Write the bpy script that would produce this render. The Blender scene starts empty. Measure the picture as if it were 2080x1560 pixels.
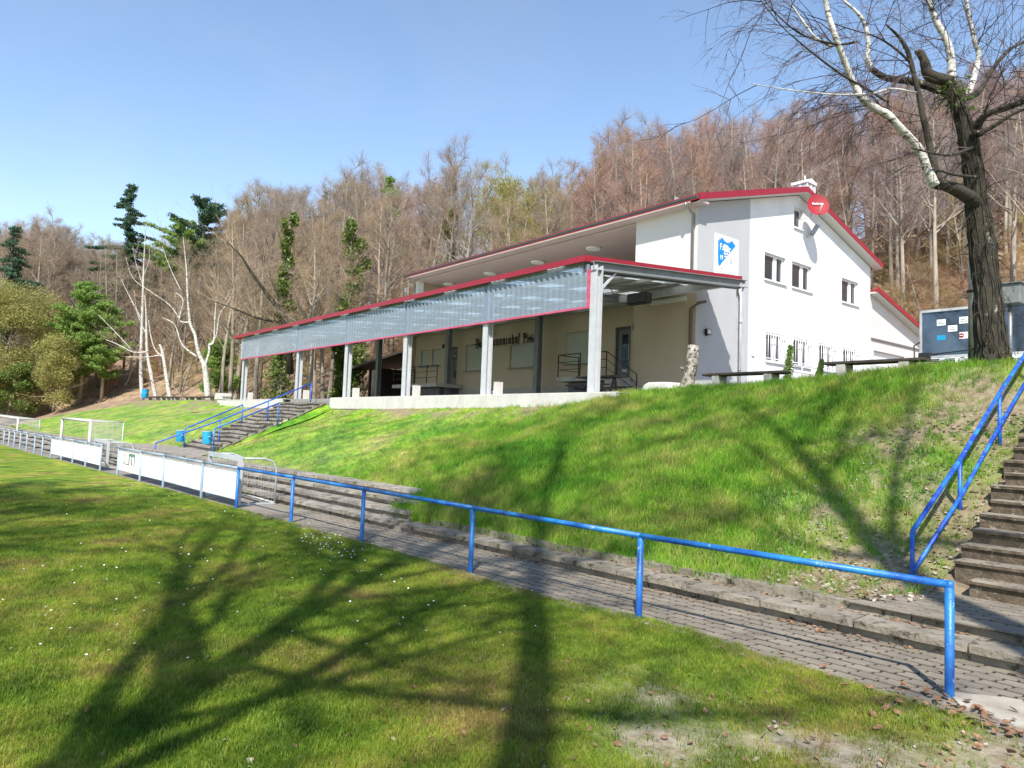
import bpy, math, random
import numpy as np
from mathutils import Vector, Matrix, noise

# ---------------------------------------------------------------- camera, world, sun, exposure
scn = bpy.context.scene
F, PITCH, ROLL, YAW, EYE = 1450.07, .0619179, .0380578, .6821656, 2.0
fw = np.array([-math.cos(YAW)*math.cos(PITCH), math.sin(YAW)*math.cos(PITCH), math.sin(PITCH)])
rt = np.cross(fw, [0, 0, 1]); rt /= np.linalg.norm(rt); up = np.cross(rt, fw)
_c, _s = math.cos(ROLL), math.sin(ROLL)
rt, up = _c*rt+_s*up, -_s*rt+_c*up
CAM = np.array([0, 0, EYE])
cd = bpy.data.cameras.new('camera'); cam = bpy.data.objects.new('camera', cd); scn.collection.objects.link(cam)
cam.matrix_world = Matrix(((rt[0], up[0], -fw[0], 0), (rt[1], up[1], -fw[1], 0), (rt[2], up[2], -fw[2], EYE), (0, 0, 0, 1)))
cd.sensor_width = 36; cd.lens = F/2080*36; cd.clip_end = 2000; cd.clip_start = .05
scn.camera = cam
W = bpy.data.worlds.new('World'); scn.world = W; W.use_nodes = True
nt = W.node_tree; bg = nt.nodes['Background']
sky = nt.nodes.new('ShaderNodeTexSky'); sky.sky_type = 'NISHITA'; sky.sun_disc = False
SUNV = Vector((.61, -.65, 1.0)).normalized()
sky.sun_elevation = math.asin(SUNV.z); sky.sun_rotation = math.atan2(SUNV.x, SUNV.y)
sky.altitude = 300; sky.air_density = 1.1; sky.dust_density = .12; sky.ozone_density = 1.0
# thin high cirrus: the sky itself a little whiter in drawn-out wisps
_n = nt.nodes.new; tc = _n('ShaderNodeTexCoord'); mp_ = _n('ShaderNodeMapping'); mp_.inputs['Scale'].default_value = (1.2, 3.5, 5.0); mp_.inputs['Rotation'].default_value = (.2, .3, .5); nt.links.new(tc.outputs['Generated'], mp_.inputs[0])
nz_ = _n('ShaderNodeTexNoise'); nz_.inputs['Scale'].default_value = 1.3; nz_.inputs['Detail'].default_value = 7; nz_.inputs['Distortion'].default_value = .8; nt.links.new(mp_.outputs[0], nz_.inputs[0])
mr_ = _n('ShaderNodeMapRange'); mr_.inputs[1].default_value = .46; mr_.inputs[2].default_value = .78; mr_.inputs[4].default_value = .10; nt.links.new(nz_.outputs['Fac'], mr_.inputs[0])
bw_ = _n('ShaderNodeRGBToBW'); nt.links.new(sky.outputs[0], bw_.inputs[0]); mu_ = _n('ShaderNodeMath'); mu_.operation = 'MULTIPLY'; mu_.inputs[1].default_value = 1.45; nt.links.new(bw_.outputs[0], mu_.inputs[0])
mx_s = _n('ShaderNodeMix'); mx_s.data_type = 'RGBA'; nt.links.new(mr_.outputs[0], mx_s.inputs[0]); nt.links.new(sky.outputs[0], mx_s.inputs[6]); nt.links.new(mu_.outputs[0], mx_s.inputs[7])
nt.links.new(mx_s.outputs[2], bg.inputs[0]); bg.inputs[1].default_value = .148
sl = bpy.data.lights.new('sun', 'SUN'); sl.energy = 4.7; sl.angle = math.radians(.75); sl.color = (1, .955, .88)
so = bpy.data.objects.new('sun', sl); scn.collection.objects.link(so); so.rotation_euler = SUNV.to_track_quat('Z', 'Y').to_euler()
vs = scn.view_settings; vs.view_transform = 'Standard'; vs.look = 'None'; vs.gamma = 1; vs.use_curve_mapping = False; vs.exposure = .74
scn.render.engine = 'CYCLES'
scn.cycles.max_bounces = 6; scn.cycles.transparent_max_bounces = 24; scn.cycles.transmission_bounces = 6

# ---------------------------------------------------------------- survey helpers (a sight line cut by a plane of the place)
def ray(x, y): return fw+(x-1040)/F*rt-(y-780)/F*up
def on(x, y, ax, v):
    d = ray(x, y); i = 'xyz'.index(ax); return CAM+(v-CAM[i])/d[i]*d
def at(x, y, dep): return CAM+dep*ray(x, y)
def proj(p):
    q = np.asarray(p, float)-CAM; d = q@fw; return 1040+F*(q@rt)/d, 780-F*(q@up)/d, d

COL = scn.collection
# ---------------------------------------------------------------- objects
def origin(o):
    v = Vector((0, 0, 0))
    while o is not None: v += o.location; o = o.parent
    return v
def tag(o, label=None, cat=None, group=None, kind=None):
    if label: o['label'] = label
    if cat: o['category'] = cat
    if group: o['group'] = group
    if kind: o['kind'] = kind
    return o
def thing(name, loc, label, cat, group=None):
    o = bpy.data.objects.new(name, None); COL.objects.link(o); o.location = loc; o.empty_display_size = .2
    return tag(o, label, cat, group)
class MB:
    """collects shapes in world coordinates; build() links them as one mesh object"""
    def __init__(s): s.v = []; s.f = []; s.sm = False
    def quad(s, *p):
        n = len(s.v); s.v += [tuple(q) for q in p]; s.f.append(tuple(range(n, n+len(p)))); return s
    def box(s, x0, x1, y0, y1, z0, z1, rot=0, c=None):
        P = [(x, y, z) for z in (z0, z1) for y in (y0, y1) for x in (x0, x1)]
        if rot:
            cx, cy = c or ((x0+x1)/2, (y0+y1)/2); a, b = math.cos(rot), math.sin(rot)
            P = [(cx+(x-cx)*a-(y-cy)*b, cy+(x-cx)*b+(y-cy)*a, z) for x, y, z in P]
        n = len(s.v); s.v += P
        for f in ((0, 2, 3, 1), (4, 5, 7, 6), (0, 1, 5, 4), (2, 6, 7, 3), (0, 4, 6, 2), (1, 3, 7, 5)): s.f.append(tuple(n+i for i in f))
        return s
    def hexa(s, P):
        n = len(s.v); s.v += [tuple(p) for p in P]
        for f in ((0, 2, 3, 1), (4, 5, 7, 6), (0, 1, 5, 4), (2, 6, 7, 3), (0, 4, 6, 2), (1, 3, 7, 5)): s.f.append(tuple(n+i for i in f))
        return s
    def bar(s, a, b, w, h, upv=(0, 0, 1)):
        a, b = Vector(a), Vector(b); d = (b-a).normalized(); u = Vector(upv)
        if abs(d.dot(u)) > .99: u = Vector((0, 1, 0))
        r = d.cross(u).normalized(); u = r.cross(d)
        return s.hexa([a-r*w/2-u*h/2, b-r*w/2-u*h/2, a+r*w/2-u*h/2, b+r*w/2-u*h/2, a-r*w/2+u*h/2, b-r*w/2+u*h/2, a+r*w/2+u*h/2, b+r*w/2+u*h/2])
    def tube(s, pts, rad, n=8, cap=True):
        pts = [Vector(p) for p in pts]; m = len(pts)
        if not hasattr(rad, '__len__'): rad = [rad]*m
        u = None; base = len(s.v)
        for i, p in enumerate(pts):
            d = (pts[min(i+1, m-1)]-pts[max(i-1, 0)])
            if d.length < 1e-9: d = Vector((0, 0, 1))
            d.normalize()
            if u is None:
                u = d.orthogonal().normalized()
            else:
                u = (u-d*u.dot(d)); u = u.normalized() if u.length > 1e-6 else d.orthogonal().normalized()
            w = d.cross(u)
            for k in range(n):
                a = 2*math.pi*k/n; s.v.append(tuple(p+(u*math.cos(a)+w*math.sin(a))*rad[i]))
        for i in range(m-1):
            for k in range(n):
                a, b = base+i*n+k, base+i*n+(k+1) % n; s.f.append((a, b, b+n, a+n))
        if cap: s.f.append(tuple(base+k for k in range(n))[::-1]); s.f.append(tuple(base+(m-1)*n+k for k in range(n)))
        s.sm = True; return s
    def disc(s, c, nrm, r, n=20, r2=None):
        c = Vector(c); nrm = Vector(nrm).normalized(); u = nrm.orthogonal().normalized(); w = nrm.cross(u)
        b = len(s.v); s.v += [tuple(c+(u*math.cos(2*math.pi*k/n)+w*math.sin(2*math.pi*k/n))*r) for k in range(n)]; s.f.append(tuple(range(b, b+n))); return s
    def prism(s, poly, a, ax, b):
        """poly of 2-D points in the plane across axis ax, from a to b"""
        def P(q, v): return {'x': (v, q[0], q[1]), 'y': (q[0], v, q[1]), 'z': (q[0], q[1], v)}[ax]
        n = len(poly); base = len(s.v); s.v += [P(q, a) for q in poly]+[P(q, b) for q in poly]
        s.f.append(tuple(range(base, base+n))[::-1]); s.f.append(tuple(range(base+n, base+2*n)))
        for k in range(n): s.f.append((base+k, base+(k+1) % n, base+n+(k+1) % n, base+n+k))
        return s
    def mesh(s, name, mats, off=(0, 0, 0)):
        me = bpy.data.meshes.new(name)
        ox, oy, oz = off
        me.from_pydata([(x-ox, y-oy, z-oz) for x, y, z in s.v], [], s.f)
        for m in (mats if isinstance(mats, (list, tuple)) else [mats]): me.materials.append(m)
        if s.sm:
            me.polygons.foreach_set('use_smooth', [len(f) == 4 for f in s.f])
        me.update(); return me
    def build(s, name, mats, parent=None, bevel=0):
        off = origin(parent) if parent is not None else Vector((0, 0, 0))
        o = bpy.data.objects.new(name, s.mesh(name, mats, off)); COL.objects.link(o)
        if parent is not None: o.parent = parent
        if bevel:
            b = o.modifiers.new('bevel', 'BEVEL'); b.width = bevel; b.segments = 1; b.limit_method = 'ANGLE'
        return o
def npmesh(name, V, Fc, mat, smooth=False):
    me = bpy.data.meshes.new(name); V = np.asarray(V, np.float32); Fc = np.asarray(Fc, np.int32)
    k = Fc.shape[1]
    me.vertices.add(len(V)); me.vertices.foreach_set('co', V.ravel())
    me.loops.add(Fc.size); me.loops.foreach_set('vertex_index', Fc.ravel())
    me.polygons.add(len(Fc)); me.polygons.foreach_set('loop_start', np.arange(0, Fc.size, k, dtype=np.int32))
    me.polygons.foreach_set('loop_total', np.full(len(Fc), k, np.int32))
    if smooth: me.polygons.foreach_set('use_smooth', np.ones(len(Fc), bool))
    for m in (mat if isinstance(mat, (list, tuple)) else [mat]): me.materials.append(m)
    me.update(calc_edges=True); return me
def link(name, me, parent=None):
    o = bpy.data.objects.new(name, me); COL.objects.link(o)
    if parent is not None: o.parent = parent
    return o
def text_part(name, body, size, mat, parent, M, extrude=.004, offset=0, font=None, squeeze=1):
    cu = bpy.data.curves.new(name, 'FONT'); cu.body = body; cu.size = size; cu.extrude = extrude; cu.align_x = 'CENTER'; cu.align_y = 'CENTER'; cu.offset = offset
    t = bpy.data.objects.new(name, cu); COL.objects.link(t)
    dg = bpy.context.evaluated_depsgraph_get(); me = bpy.data.meshes.new_from_object(t.evaluated_get(dg)); bpy.data.objects.remove(t)
    off = origin(parent); me.transform(Matrix.Diagonal((squeeze, 1, 1, 1))); me.transform(Matrix.Translation(-off) @ M)
    me.materials.clear(); me.materials.append(mat); return link(name, me, parent)

# ---------------------------------------------------------------- materials
def col(c): return (c[0], c[1], c[2], 1)
def mat(name, c1, c2=None, scale=3, rough=.7, bump=0, bscale=None, metal=0, spec=.4, c3=None, stretch=None, objcoord=False, detail=5, lo=.35, hi=.65, spots=None, spotscale=8, spotlo=.58, rnd=0, objcol=False, transl=0):
    m = bpy.data.materials.new(name); m.use_nodes = True; t = m.node_tree; N = t.nodes; L = t.links
    b = N['Principled BSDF']; b.inputs['Roughness'].default_value = rough; b.inputs['Metallic'].default_value = metal
    b.inputs['Specular IOR Level'].default_value = spec; b.inputs['Base Color'].default_value = col(c1)
    geo = N.new('ShaderNodeTexCoord') if objcoord else N.new('ShaderNodeNewGeometry'); src = geo.outputs['Object' if objcoord else 'Position']
    if stretch:
        mp = N.new('ShaderNodeMapping'); mp.inputs['Scale'].default_value = stretch; L.new(src, mp.inputs[0]); src = mp.outputs[0]
    out = None
    if c2:
        nz = N.new('ShaderNodeTexNoise'); nz.inputs['Scale'].default_value = scale; nz.inputs['Detail'].default_value = detail; nz.inputs['Roughness'].default_value = .62
        L.new(src, nz.inputs['Vector']); cr = N.new('ShaderNodeValToRGB'); e = cr.color_ramp.elements
        e[0].position = lo; e[0].color = col(c1); e[1].position = hi; e[1].color = col(c2)
        if c3: x = e.new((lo+hi)/2); x.color = col(c3)
        L.new(nz.outputs['Fac'], cr.inputs[0]); out = cr.outputs[0]
    if spots:
        n2 = N.new('ShaderNodeTexNoise'); n2.inputs['Scale'].default_value = spotscale; n2.inputs['Detail'].default_value = 6; n2.inputs['Roughness'].default_value = .7
        L.new(src, n2.inputs['Vector']); mr = N.new('ShaderNodeMapRange'); mr.inputs[1].default_value = spotlo; mr.inputs[2].default_value = spotlo+.07
        L.new(n2.outputs['Fac'], mr.inputs[0]); mx = N.new('ShaderNodeMix'); mx.data_type = 'RGBA'; L.new(mr.outputs[0], mx.inputs[0])
        if out: L.new(out, mx.inputs[6])
        else: mx.inputs[6].default_value = col(c1)
        mx.inputs[7].default_value = col(spots); out = mx.outputs[2]
    if rnd or objcol:
        oi = N.new('ShaderNodeObjectInfo')
        if objcol:
            mx = N.new('ShaderNodeMix'); mx.data_type = 'RGBA'; mx.blend_type = 'MULTIPLY'; mx.inputs[0].default_value = 1
            if out: L.new(out, mx.inputs[6])
            else: mx.inputs[6].default_value = col(c1)
            L.new(oi.outputs['Color'], mx.inputs[7]); out = mx.outputs[2]
        if rnd:
            hs = N.new('ShaderNodeHueSaturation'); mr = N.new('ShaderNodeMapRange'); mr.inputs[3].default_value = 1-rnd; mr.inputs[4].default_value = 1+rnd
            L.new(oi.outputs['Random'], mr.inputs[0]); L.new(mr.outputs[0], hs.inputs['Value'])
            if out: L.new(out, hs.inputs['Color'])
            else: hs.inputs['Color'].default_value = col(c1)
            out = hs.outputs[0]
    if out: L.new(out, b.inputs['Base Color'])
    if bump:
        n3 = N.new('ShaderNodeTexNoise'); n3.inputs['Scale'].default_value = bscale or scale*6; n3.inputs['Detail'].default_value = 6; L.new(src, n3.inputs['Vector'])
        bp = N.new('ShaderNodeBump'); bp.inputs['Strength'].default_value = bump; bp.inputs['Distance'].default_value = .02; L.new(n3.outputs['Fac'], bp.inputs['Height']); L.new(bp.outputs[0], b.inputs['Normal'])
    if transl:
        tr = N.new('ShaderNodeBsdfTranslucent'); ms = N.new('ShaderNodeMixShader'); ms.inputs[0].default_value = transl
        if out: L.new(out, tr.inputs[0])
        else: tr.inputs[0].default_value = col(c1)
        L.new(b.outputs[0], ms.inputs[1]); L.new(tr.outputs[0], ms.inputs[2]); L.new(ms.outputs[0], N['Material Output'].inputs[0])
    return m
M = {}
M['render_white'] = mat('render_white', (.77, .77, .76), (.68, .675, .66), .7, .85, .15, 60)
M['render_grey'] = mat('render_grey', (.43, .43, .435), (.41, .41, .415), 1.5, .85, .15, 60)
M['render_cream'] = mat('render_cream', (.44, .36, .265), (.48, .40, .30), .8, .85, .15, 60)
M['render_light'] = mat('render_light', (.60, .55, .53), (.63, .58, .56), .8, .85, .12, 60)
M['plinth'] = mat('plinth', (.33, .32, .30), (.38, .36, .34), 2, .85, .1, 50)
M['red'] = mat('red_sheet', (.31, .012, .028), (.26, .012, .026), 2, .38)
M['roof_red'] = mat('roof_red', (.30, .02, .03), (.24, .02, .03), 2, .5)
M['pink'] = mat('faded_red_trim', (.48, .05, .12), (.55, .12, .2), 8, .5)
M['soffit'] = mat('soffit_board', (.50, .39, .38), (.46, .36, .35), 1, .8)
M['pale_trim'] = mat('pale_trim', (.62, .61, .56), None, rough=.6)
M['galv'] = mat('galvanised_paint', (.50, .51, .52), (.42, .43, .45), 3, .45, metal=.0, spec=.5)
M['dark_steel'] = mat('dark_steel', (.085, .09, .10), (.06, .065, .07), 3, .5)
M['mid_steel'] = mat('mid_steel', (.22, .235, .235), (.17, .18, .18), 2, .5)
M['black'] = mat('black_metal', (.018, .018, .02), None, rough=.5)
M['sheet'] = mat('roof_underside', (.43, .44, .36), (.38, .39, .32), 1.5, .5)
M['zinc'] = mat('zinc_pipe', (.30, .30, .30), (.24, .23, .22), 4, .4, metal=.6)
M['brown_pipe'] = mat('brown_pipe', (.10, .07, .055), (.13, .09, .07), 4, .5)
M['dark_glass'] = mat('window_glass', (.02, .025, .04), None, rough=.06, spec=.9)
M['pvc'] = mat('white_pvc', (.82, .82, .82), None, rough=.35)
M['shutter'] = mat('roller_shutter', (.46, .47, .42), (.43, .44, .39), 3, .5)
M['door'] = mat('grey_door', (.13, .135, .13), (.11, .115, .11), 2, .4)
M['concrete'] = mat('concrete', (.44, .42, .38), (.34, .32, .29), 2.5, .9, .35, 30, rnd=.09, spots=(.16, .145, .11), spotscale=5, spotlo=.6)
M['old_concrete'] = mat('mossy_concrete', (.27, .232, .18), (.15, .13, .10), 2.2, .92, .9, 22, rnd=.16, spots=(.055, .048, .03), spotscale=5.5, spotlo=.545)
M['weathered'] = mat('weathered_concrete', (.17, .15, .125), (.32, .285, .24), 5, .95, 1.0, 18, rnd=.2, spots=(.10, .10, .04), spotscale=3, spotlo=.57)
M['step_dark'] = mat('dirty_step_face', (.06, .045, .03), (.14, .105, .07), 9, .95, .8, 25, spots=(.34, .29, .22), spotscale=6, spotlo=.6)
M['paver'] = mat('paver', (.235, .20, .155), (.17, .145, .115), 3, .92, .5, 60, rnd=.13, spots=(.16, .14, .105), spotscale=4, spotlo=.62)
M['joint'] = mat('sand_joint', (.022, .018, .012), (.04, .036, .018), 5, 1)
M['wallblock'] = mat('wall_block', (.58, .56, .52), (.50, .48, .44), 3, .85, .3, 30, rnd=.05)
M['blue'] = mat('blue_rail_paint', (.006, .072, .33), (.022, .23, .55), 2.2, .42, .2, 30, spots=(.26, .36, .44), spotscale=13, spotlo=.60, lo=.38, hi=.66, spec=.5)
M['blue_stair'] = mat('light_blue_rail_paint', (.02, .19, .52), (.045, .30, .60), 2, .42, .2, 30, c3=(.01, .045, .42), spots=(.32, .42, .48), spotscale=9, spotlo=.64, lo=.36, hi=.7, spec=.5)
M['blue_pale'] = mat('bleached_blue_paint', (.19, .28, .40), (.32, .36, .40), 2, .5, .2, 30)
M['bin_blue'] = mat('bin_blue', (.012, .25, .46), (.02, .32, .55), 4, .45)
M['board_white'] = mat('board_white', (.86, .87, .88), None, rough=.4)
M['goal_white'] = mat('goal_paint', (.56, .53, .49), (.46, .44, .41), 3, .5)
M['net'] = mat('net_cord', (.45, .45, .42), None, rough=.8)
M['wood_dark'] = mat('dark_wood', (.045, .032, .025), (.07, .055, .045), 6, .75, .4, 30)
M['stone'] = mat('pale_stone', (.52, .50, .46), (.42, .40, .36), 3, .9, .6, 12)
M['logo_blue'] = mat('logo_blue', (.0, .22, .68), None, rough=.4)
M['ink'] = mat('dark_ink', (.06, .06, .07), None, rough=.5)
M['grey_ink'] = mat('grey_ink', (.42, .42, .45), None, rough=.5)
M['green_ink'] = mat('green_ink', (.09, .20, .15), None, rough=.5)
M['white_ink'] = mat('white_ink', (.85, .85, .85), None, rough=.5)
M['dish'] = mat('dish_red', (.27, .012, .02), None, rough=.65)
M['lamp_glass'] = mat('lamp_lens', (.6, .6, .6), None, rough=.2)
M['litter'] = mat('leaf_litter', (.17, .11, .065), (.36, .26, .17), .9, 1, 1, 6, c3=(.26, .175, .11), spots=(.15, .15, .05), spotscale=.35, spotlo=.58)
M['earth'] = mat('bare_earth', (.10, .075, .05), (.26, .20, .13), 6, 1, 1, 14)
M['leafbrown'] = mat('fallen_leaf', (.13, .065, .035), (.34, .22, .13), 30, .9, c3=(.22, .125, .07), transl=.15)
M['leafpale'] = mat('bleached_leaf', (.48, .43, .36), (.28, .23, .18), 30, .9, transl=.15)
M['daisy'] = mat('daisy_petal', (.85, .85, .80), None, rough=.7)
M['bark_dark'] = mat('dark_bark', (.012, .010, .008), (.045, .038, .028), 7, .95, 1.0, 26, c3=(.05, .043, .03), stretch=(1, 1, .5), spots=(.27, .26, .21), spotscale=4.5, spotlo=.60)
M['bark_tree'] = mat('forest_bark', (.19, .155, .12), (.33, .285, .225), 2, .95, .6, 14, stretch=(1, 1, .3), objcol=True)
M['birch'] = mat('birch_bark', (.66, .63, .58), (.50, .47, .42), 5, .7, .4, 20, spots=(.06, .052, .045), spotscale=4.2, spotlo=.53, stretch=(1, 1, 4))
M['birch_stump'] = mat('stump_bark', (.46, .42, .36), (.10, .08, .06), 9, .9, 1, 16, spots=(.05, .035, .028), spotscale=11, spotlo=.5)
M['twig'] = mat('twig_bark', (.42, .315, .215), (.31, .235, .16), .3, .9, objcol=True, transl=.3)
M['twig_dark'] = mat('birch_twig', (.075, .05, .055), (.11, .075, .08), .5, .9)
M['ivy'] = mat('ivy_leaf', (.075, .12, .022), (.17, .22, .04), 2, .5, spec=.4, transl=.25)
M['needle'] = mat('spruce_needle', (.05, .11, .065), (.085, .15, .075), 1.2, .7, transl=.35)
M['pine_needle'] = mat('pine_needle', (.20, .32, .07), (.28, .38, .09), .8, .65, transl=.5)
M['bush_leaf'] = mat('spring_leaf', (.34, .34, .10), (.42, .38, .13), .8, .7, transl=.5)
def glassy(name, tint, amount, rough=.12):
    m = bpy.data.materials.new(name); m.use_nodes = True; t = m.node_tree; N = t.nodes; L = t.links; N.remove(N['Principled BSDF'])
    a = N.new('ShaderNodeBsdfTransparent'); a.inputs[0].default_value = col(tint); g = N.new('ShaderNodeBsdfGlossy'); g.inputs['Roughness'].default_value = rough
    d = N.new('ShaderNodeBsdfDiffuse'); d.inputs[0].default_value = (.62, .73, .85, 1)
    fr = N.new('ShaderNodeFresnel'); fr.inputs[0].default_value = 1.5
    m1 = N.new('ShaderNodeMixShader'); m1.inputs[0].default_value = amount; L.new(a.outputs[0], m1.inputs[1]); L.new(d.outputs[0], m1.inputs[2])
    m2 = N.new('ShaderNodeMixShader'); L.new(fr.outputs[0], m2.inputs[0]); L.new(m1.outputs[0], m2.inputs[1]); L.new(g.outputs[0], m2.inputs[2]); L.new(m2.outputs[0], N['Material Output'].inputs[0])
    return m
M['poly'] = glassy('clear_corrugated_sheet', (.56, .72, .94), .26, .08)
m = mat('rooflight_sheet', (.55, .57, .55), None, rough=.4, transl=.55); M['rooflight'] = m
# ================================================================ THE GROUND
FX = np.array([-60, -47.97, -44, -41.5, -38.8, -36, -32.6, -29.98, -27.94, -26.1, -23.54, -21.49, -18.36, -16.22, -13.56, -10.93, -8.02, -5.18, -2.25, 6])
FY = np.array([2.6, 3.35, 3.6, 3.74, 3.86, 4.12, 4.42, 4.56, 4.7, 4.86, 4.99, 5.15, 5.28, 5.42, 5.6, 5.76, 5.9, 6.1, 6.41, 7.1])
def yfence(x): return np.interp(x, FX, FY)
def yb(x): return 7.8+.07*np.asarray(x, float)
def ledge(x): return np.interp(x, [-60, -10.7, -6.4, -4.7, -3.9, -2.6, -1.7, 6], [2.5, 5.68, 5.85, 6.25, 6.1, 6.1, 6.05, 6.0]) if False else np.where(np.asarray(x) < -10, yfence(x)-.03, np.interp(x, [-10, -6.4, -4.7, -3.9, -2.6, -1.7, 6], [5.78, 5.84, 6.2, 6.08, 6.05, 6.02, 6.1]))
def sstep(a, b, x): t = np.clip((np.asarray(x, float)-a)/(b-a), 0, 1); return t*t*(3-2*t)
def lower(x):
    k = sstep(-12.95, -12.75, x)
    k2 = sstep(-40, -35.6, x)*(1-sstep(-28.8, -26.2, x))
    return (yb(x)+1.62+1.9*k2)*(1-k)+(yb(x)+.42)*k, .62*(1-k)+.25*k
CX = [-80, -66, -50, -45, -36, -28, -17, -13.6, -12.6, -11, -9.6, -8.35, -7.25, -6.3, -5.4, -4.6, 0, 10]
CZ = [3.3, 3.2, 3.1, 2.75, 2.55, 2.55, 2.66, 2.72, 2.98, 3.13, 3.14, 3.23, 3.3, 3.38, 3.44, 3.48, 3.6, 3.7]
def crest(x): return np.interp(x, [-50, -45, -12.9, -11.5, 10], [14.3, 13.75, 13.75, 14.7, 14.8]), np.interp(x, CX, CZ)
def bank(x, y):
    x = np.asarray(x, float); y = np.asarray(y, float)
    yl, zl = lower(x); yc, zc = crest(x); t = np.clip((y-yl)/(yc-yl), 0, 1)
    k = sstep(-8, -4, x)
    t2 = np.clip((y-9.15)/(yc-9.15), 0, 1)
    tt = t*(1-k)+t2**1.28*k
    g = tt+.035*np.sin(np.pi*np.clip(tt, 0, 1)*2-.6)*np.sin(np.pi*tt)
    z = zl+(zc-zl)*g
    over = np.clip((y-yc)/1.5, 0, 1)
    zu = np.where(x < -13.0, np.maximum(zc, 2.98), zc)
    return z+(zu-z)*over
FOOT = [(-100, -60), (-97, 2), (-92, 15), (-72, 22), (-46, 25), (-37, 29), (-33, 39), (-12, 47), (14, 40), (60, 30)]
def sdist(x, y):
    x = np.asarray(x, float); y = np.asarray(y, float); best = np.full(x.shape, 1e9); sg = np.ones(x.shape)
    for (ax, ay), (bx, by) in zip(FOOT, FOOT[1:]):
        dx, dy = bx-ax, by-ay; L2 = dx*dx+dy*dy; t = np.clip(((x-ax)*dx+(y-ay)*dy)/L2, 0, 1)
        d = np.hypot(x-ax-t*dx, y-ay-t*dy); c = dx*(y-ay)-dy*(x-ax); m = d < best
        best = np.where(m, d, best); sg = np.where(m, np.sign(c), sg)
    return best*sg
def hill(x, y):
    x = np.asarray(x, float); y = np.asarray(y, float)
    base = np.where(y < 5.5, .1, np.where(y > 13, 3.1, .5+(y-6)*.37)); base = np.where(x > -66, np.where(y > 14, 3.0, base), base)
    k_ = sstep(-84, -66, x); base = base*k_+(1-k_)*np.clip(.2+(y-6)*.33, .1, 3.4)
    s = np.maximum(sdist(x, y), 0)
    cap = np.interp(x, [-140, -85, -50, -20, 20], [36, 38, 52, 70, 72]); sl = np.interp(x, [-140, -85, -50, -20], [.46, .46, .52, .62])
    h = cap*(1-np.exp(-s*sl/cap*1.15))
    return base+h
def vnoise(x, y, s, seed=0):
    out = np.empty(np.shape(x)); fx = np.ravel(x); fy = np.ravel(y)
    return np.array([noise.noise((a*s+seed, b*s, seed*.7)) for a, b in zip(fx, fy)]).reshape(np.shape(x))
def grid(name, xs, ys, zf, material, keep=None, jitter=None):
    X, Y = np.meshgrid(xs, ys); Z = zf(X, Y); nx, ny = len(xs), len(ys)
    V = np.stack([X.ravel(), Y.ravel(), Z.ravel()], 1)
    i, j = np.meshgrid(np.arange(nx-1), np.arange(ny-1)); a = (j*nx+i).ravel(); Fc = np.stack([a, a+1, a+nx+1, a+nx], 1)
    if keep is not None:
        c = V[Fc].mean(1); Fc = Fc[keep(c[:, 0], c[:, 1])]
    me = npmesh(name, V, Fc, material, True); return me
def steps(a, b, pts):
    """spacing list: pts = [(limit, step), ...]"""
    out = [a]
    for lim, st in pts:
        while out[-1] < min(lim, b)-1e-6: out.append(min(out[-1]+st, lim))
    return np.array(out)

# lawn colours are the grass's own: lush, mossy yellow, dry and bare soil patches
def ground_mat(name, cols, bare, soil, soil2, bumpd=.03, bscale=14, stripe=False):
    m = bpy.data.materials.new(name); m.use_nodes = True; t = m.node_tree; N = t.nodes; L = t.links; b = N['Principled BSDF']
    b.inputs['Roughness'].default_value = .95; b.inputs['Specular IOR Level'].default_value = .15
    g = N.new('ShaderNodeNewGeometry')
    def nz(s, d=6, r=.6):
        n = N.new('ShaderNodeTexNoise'); n.inputs['Scale'].default_value = s; n.inputs['Detail'].default_value = d; n.inputs['Roughness'].default_value = r; L.new(g.outputs['Position'], n.inputs[0]); return n.outputs['Fac']
    def ramp(f, e):
        c = N.new('ShaderNodeValToRGB'); el = c.color_ramp.elements; el[0].position, el[0].color = e[0][0], col(e[0][1]); el[1].position, el[1].color = e[-1][0], col(e[-1][1])
        for p, q in e[1:-1]: x = el.new(p); x.color = col(q)
        L.new(f, c.inputs[0]); return c.outputs[0]
    def mix(f, a, c):
        x = N.new('ShaderNodeMix'); x.data_type = 'RGBA'; L.new(f, x.inputs[0]); L.new(a, x.inputs[6]); L.new(c, x.inputs[7]); return x.outputs[2]
    def att(n): a = N.new('ShaderNodeAttribute'); a.attribute_name = n; return a.outputs['Fac']
    c = ramp(nz(.55, 8, .62), cols)
    fine = ramp(nz(26, 5, .7), [(.3, (.62, .62, .62)), (.7, (1.3, 1.3, 1.25))]); mid = ramp(nz(2.1, 4, .6), [(.36, (.52, .58, .55)), (.62, (1.28, 1.2, 1.2))])
    m5 = N.new('ShaderNodeMix'); m5.data_type = 'RGBA'; m5.blend_type = 'MULTIPLY'; m5.inputs[0].default_value = 1; L.new(c, m5.inputs[6]); L.new(mid, m5.inputs[7]); c = m5.outputs[2]
    mm = N.new('ShaderNodeMix'); mm.data_type = 'RGBA'; mm.blend_type = 'MULTIPLY'; mm.inputs[0].default_value = 1; L.new(c, mm.inputs[6]); L.new(fine, mm.inputs[7]); c = mm.outputs[2]
    s = ramp(nz(9, 8, .7), [(.35, soil), (.65, soil2)])
    c = mix(att(bare), c, s)
    L.new(c, b.inputs['Base Color'])
    bp = N.new('ShaderNodeBump'); bp.inputs['Strength'].default_value = .9; bp.inputs['Distance'].default_value = bumpd; L.new(nz(bscale, 7, .7), bp.inputs['Height']); L.new(bp.outputs[0], b.inputs['Normal'])
    return m
LAWN = [(.30, (.06, .13, .012)), (.44, (.125, .20, .018)), (.55, (.20, .25, .028)), (.66, (.25, .20, .06)), (.74, (.20, .14, .06))]
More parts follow.
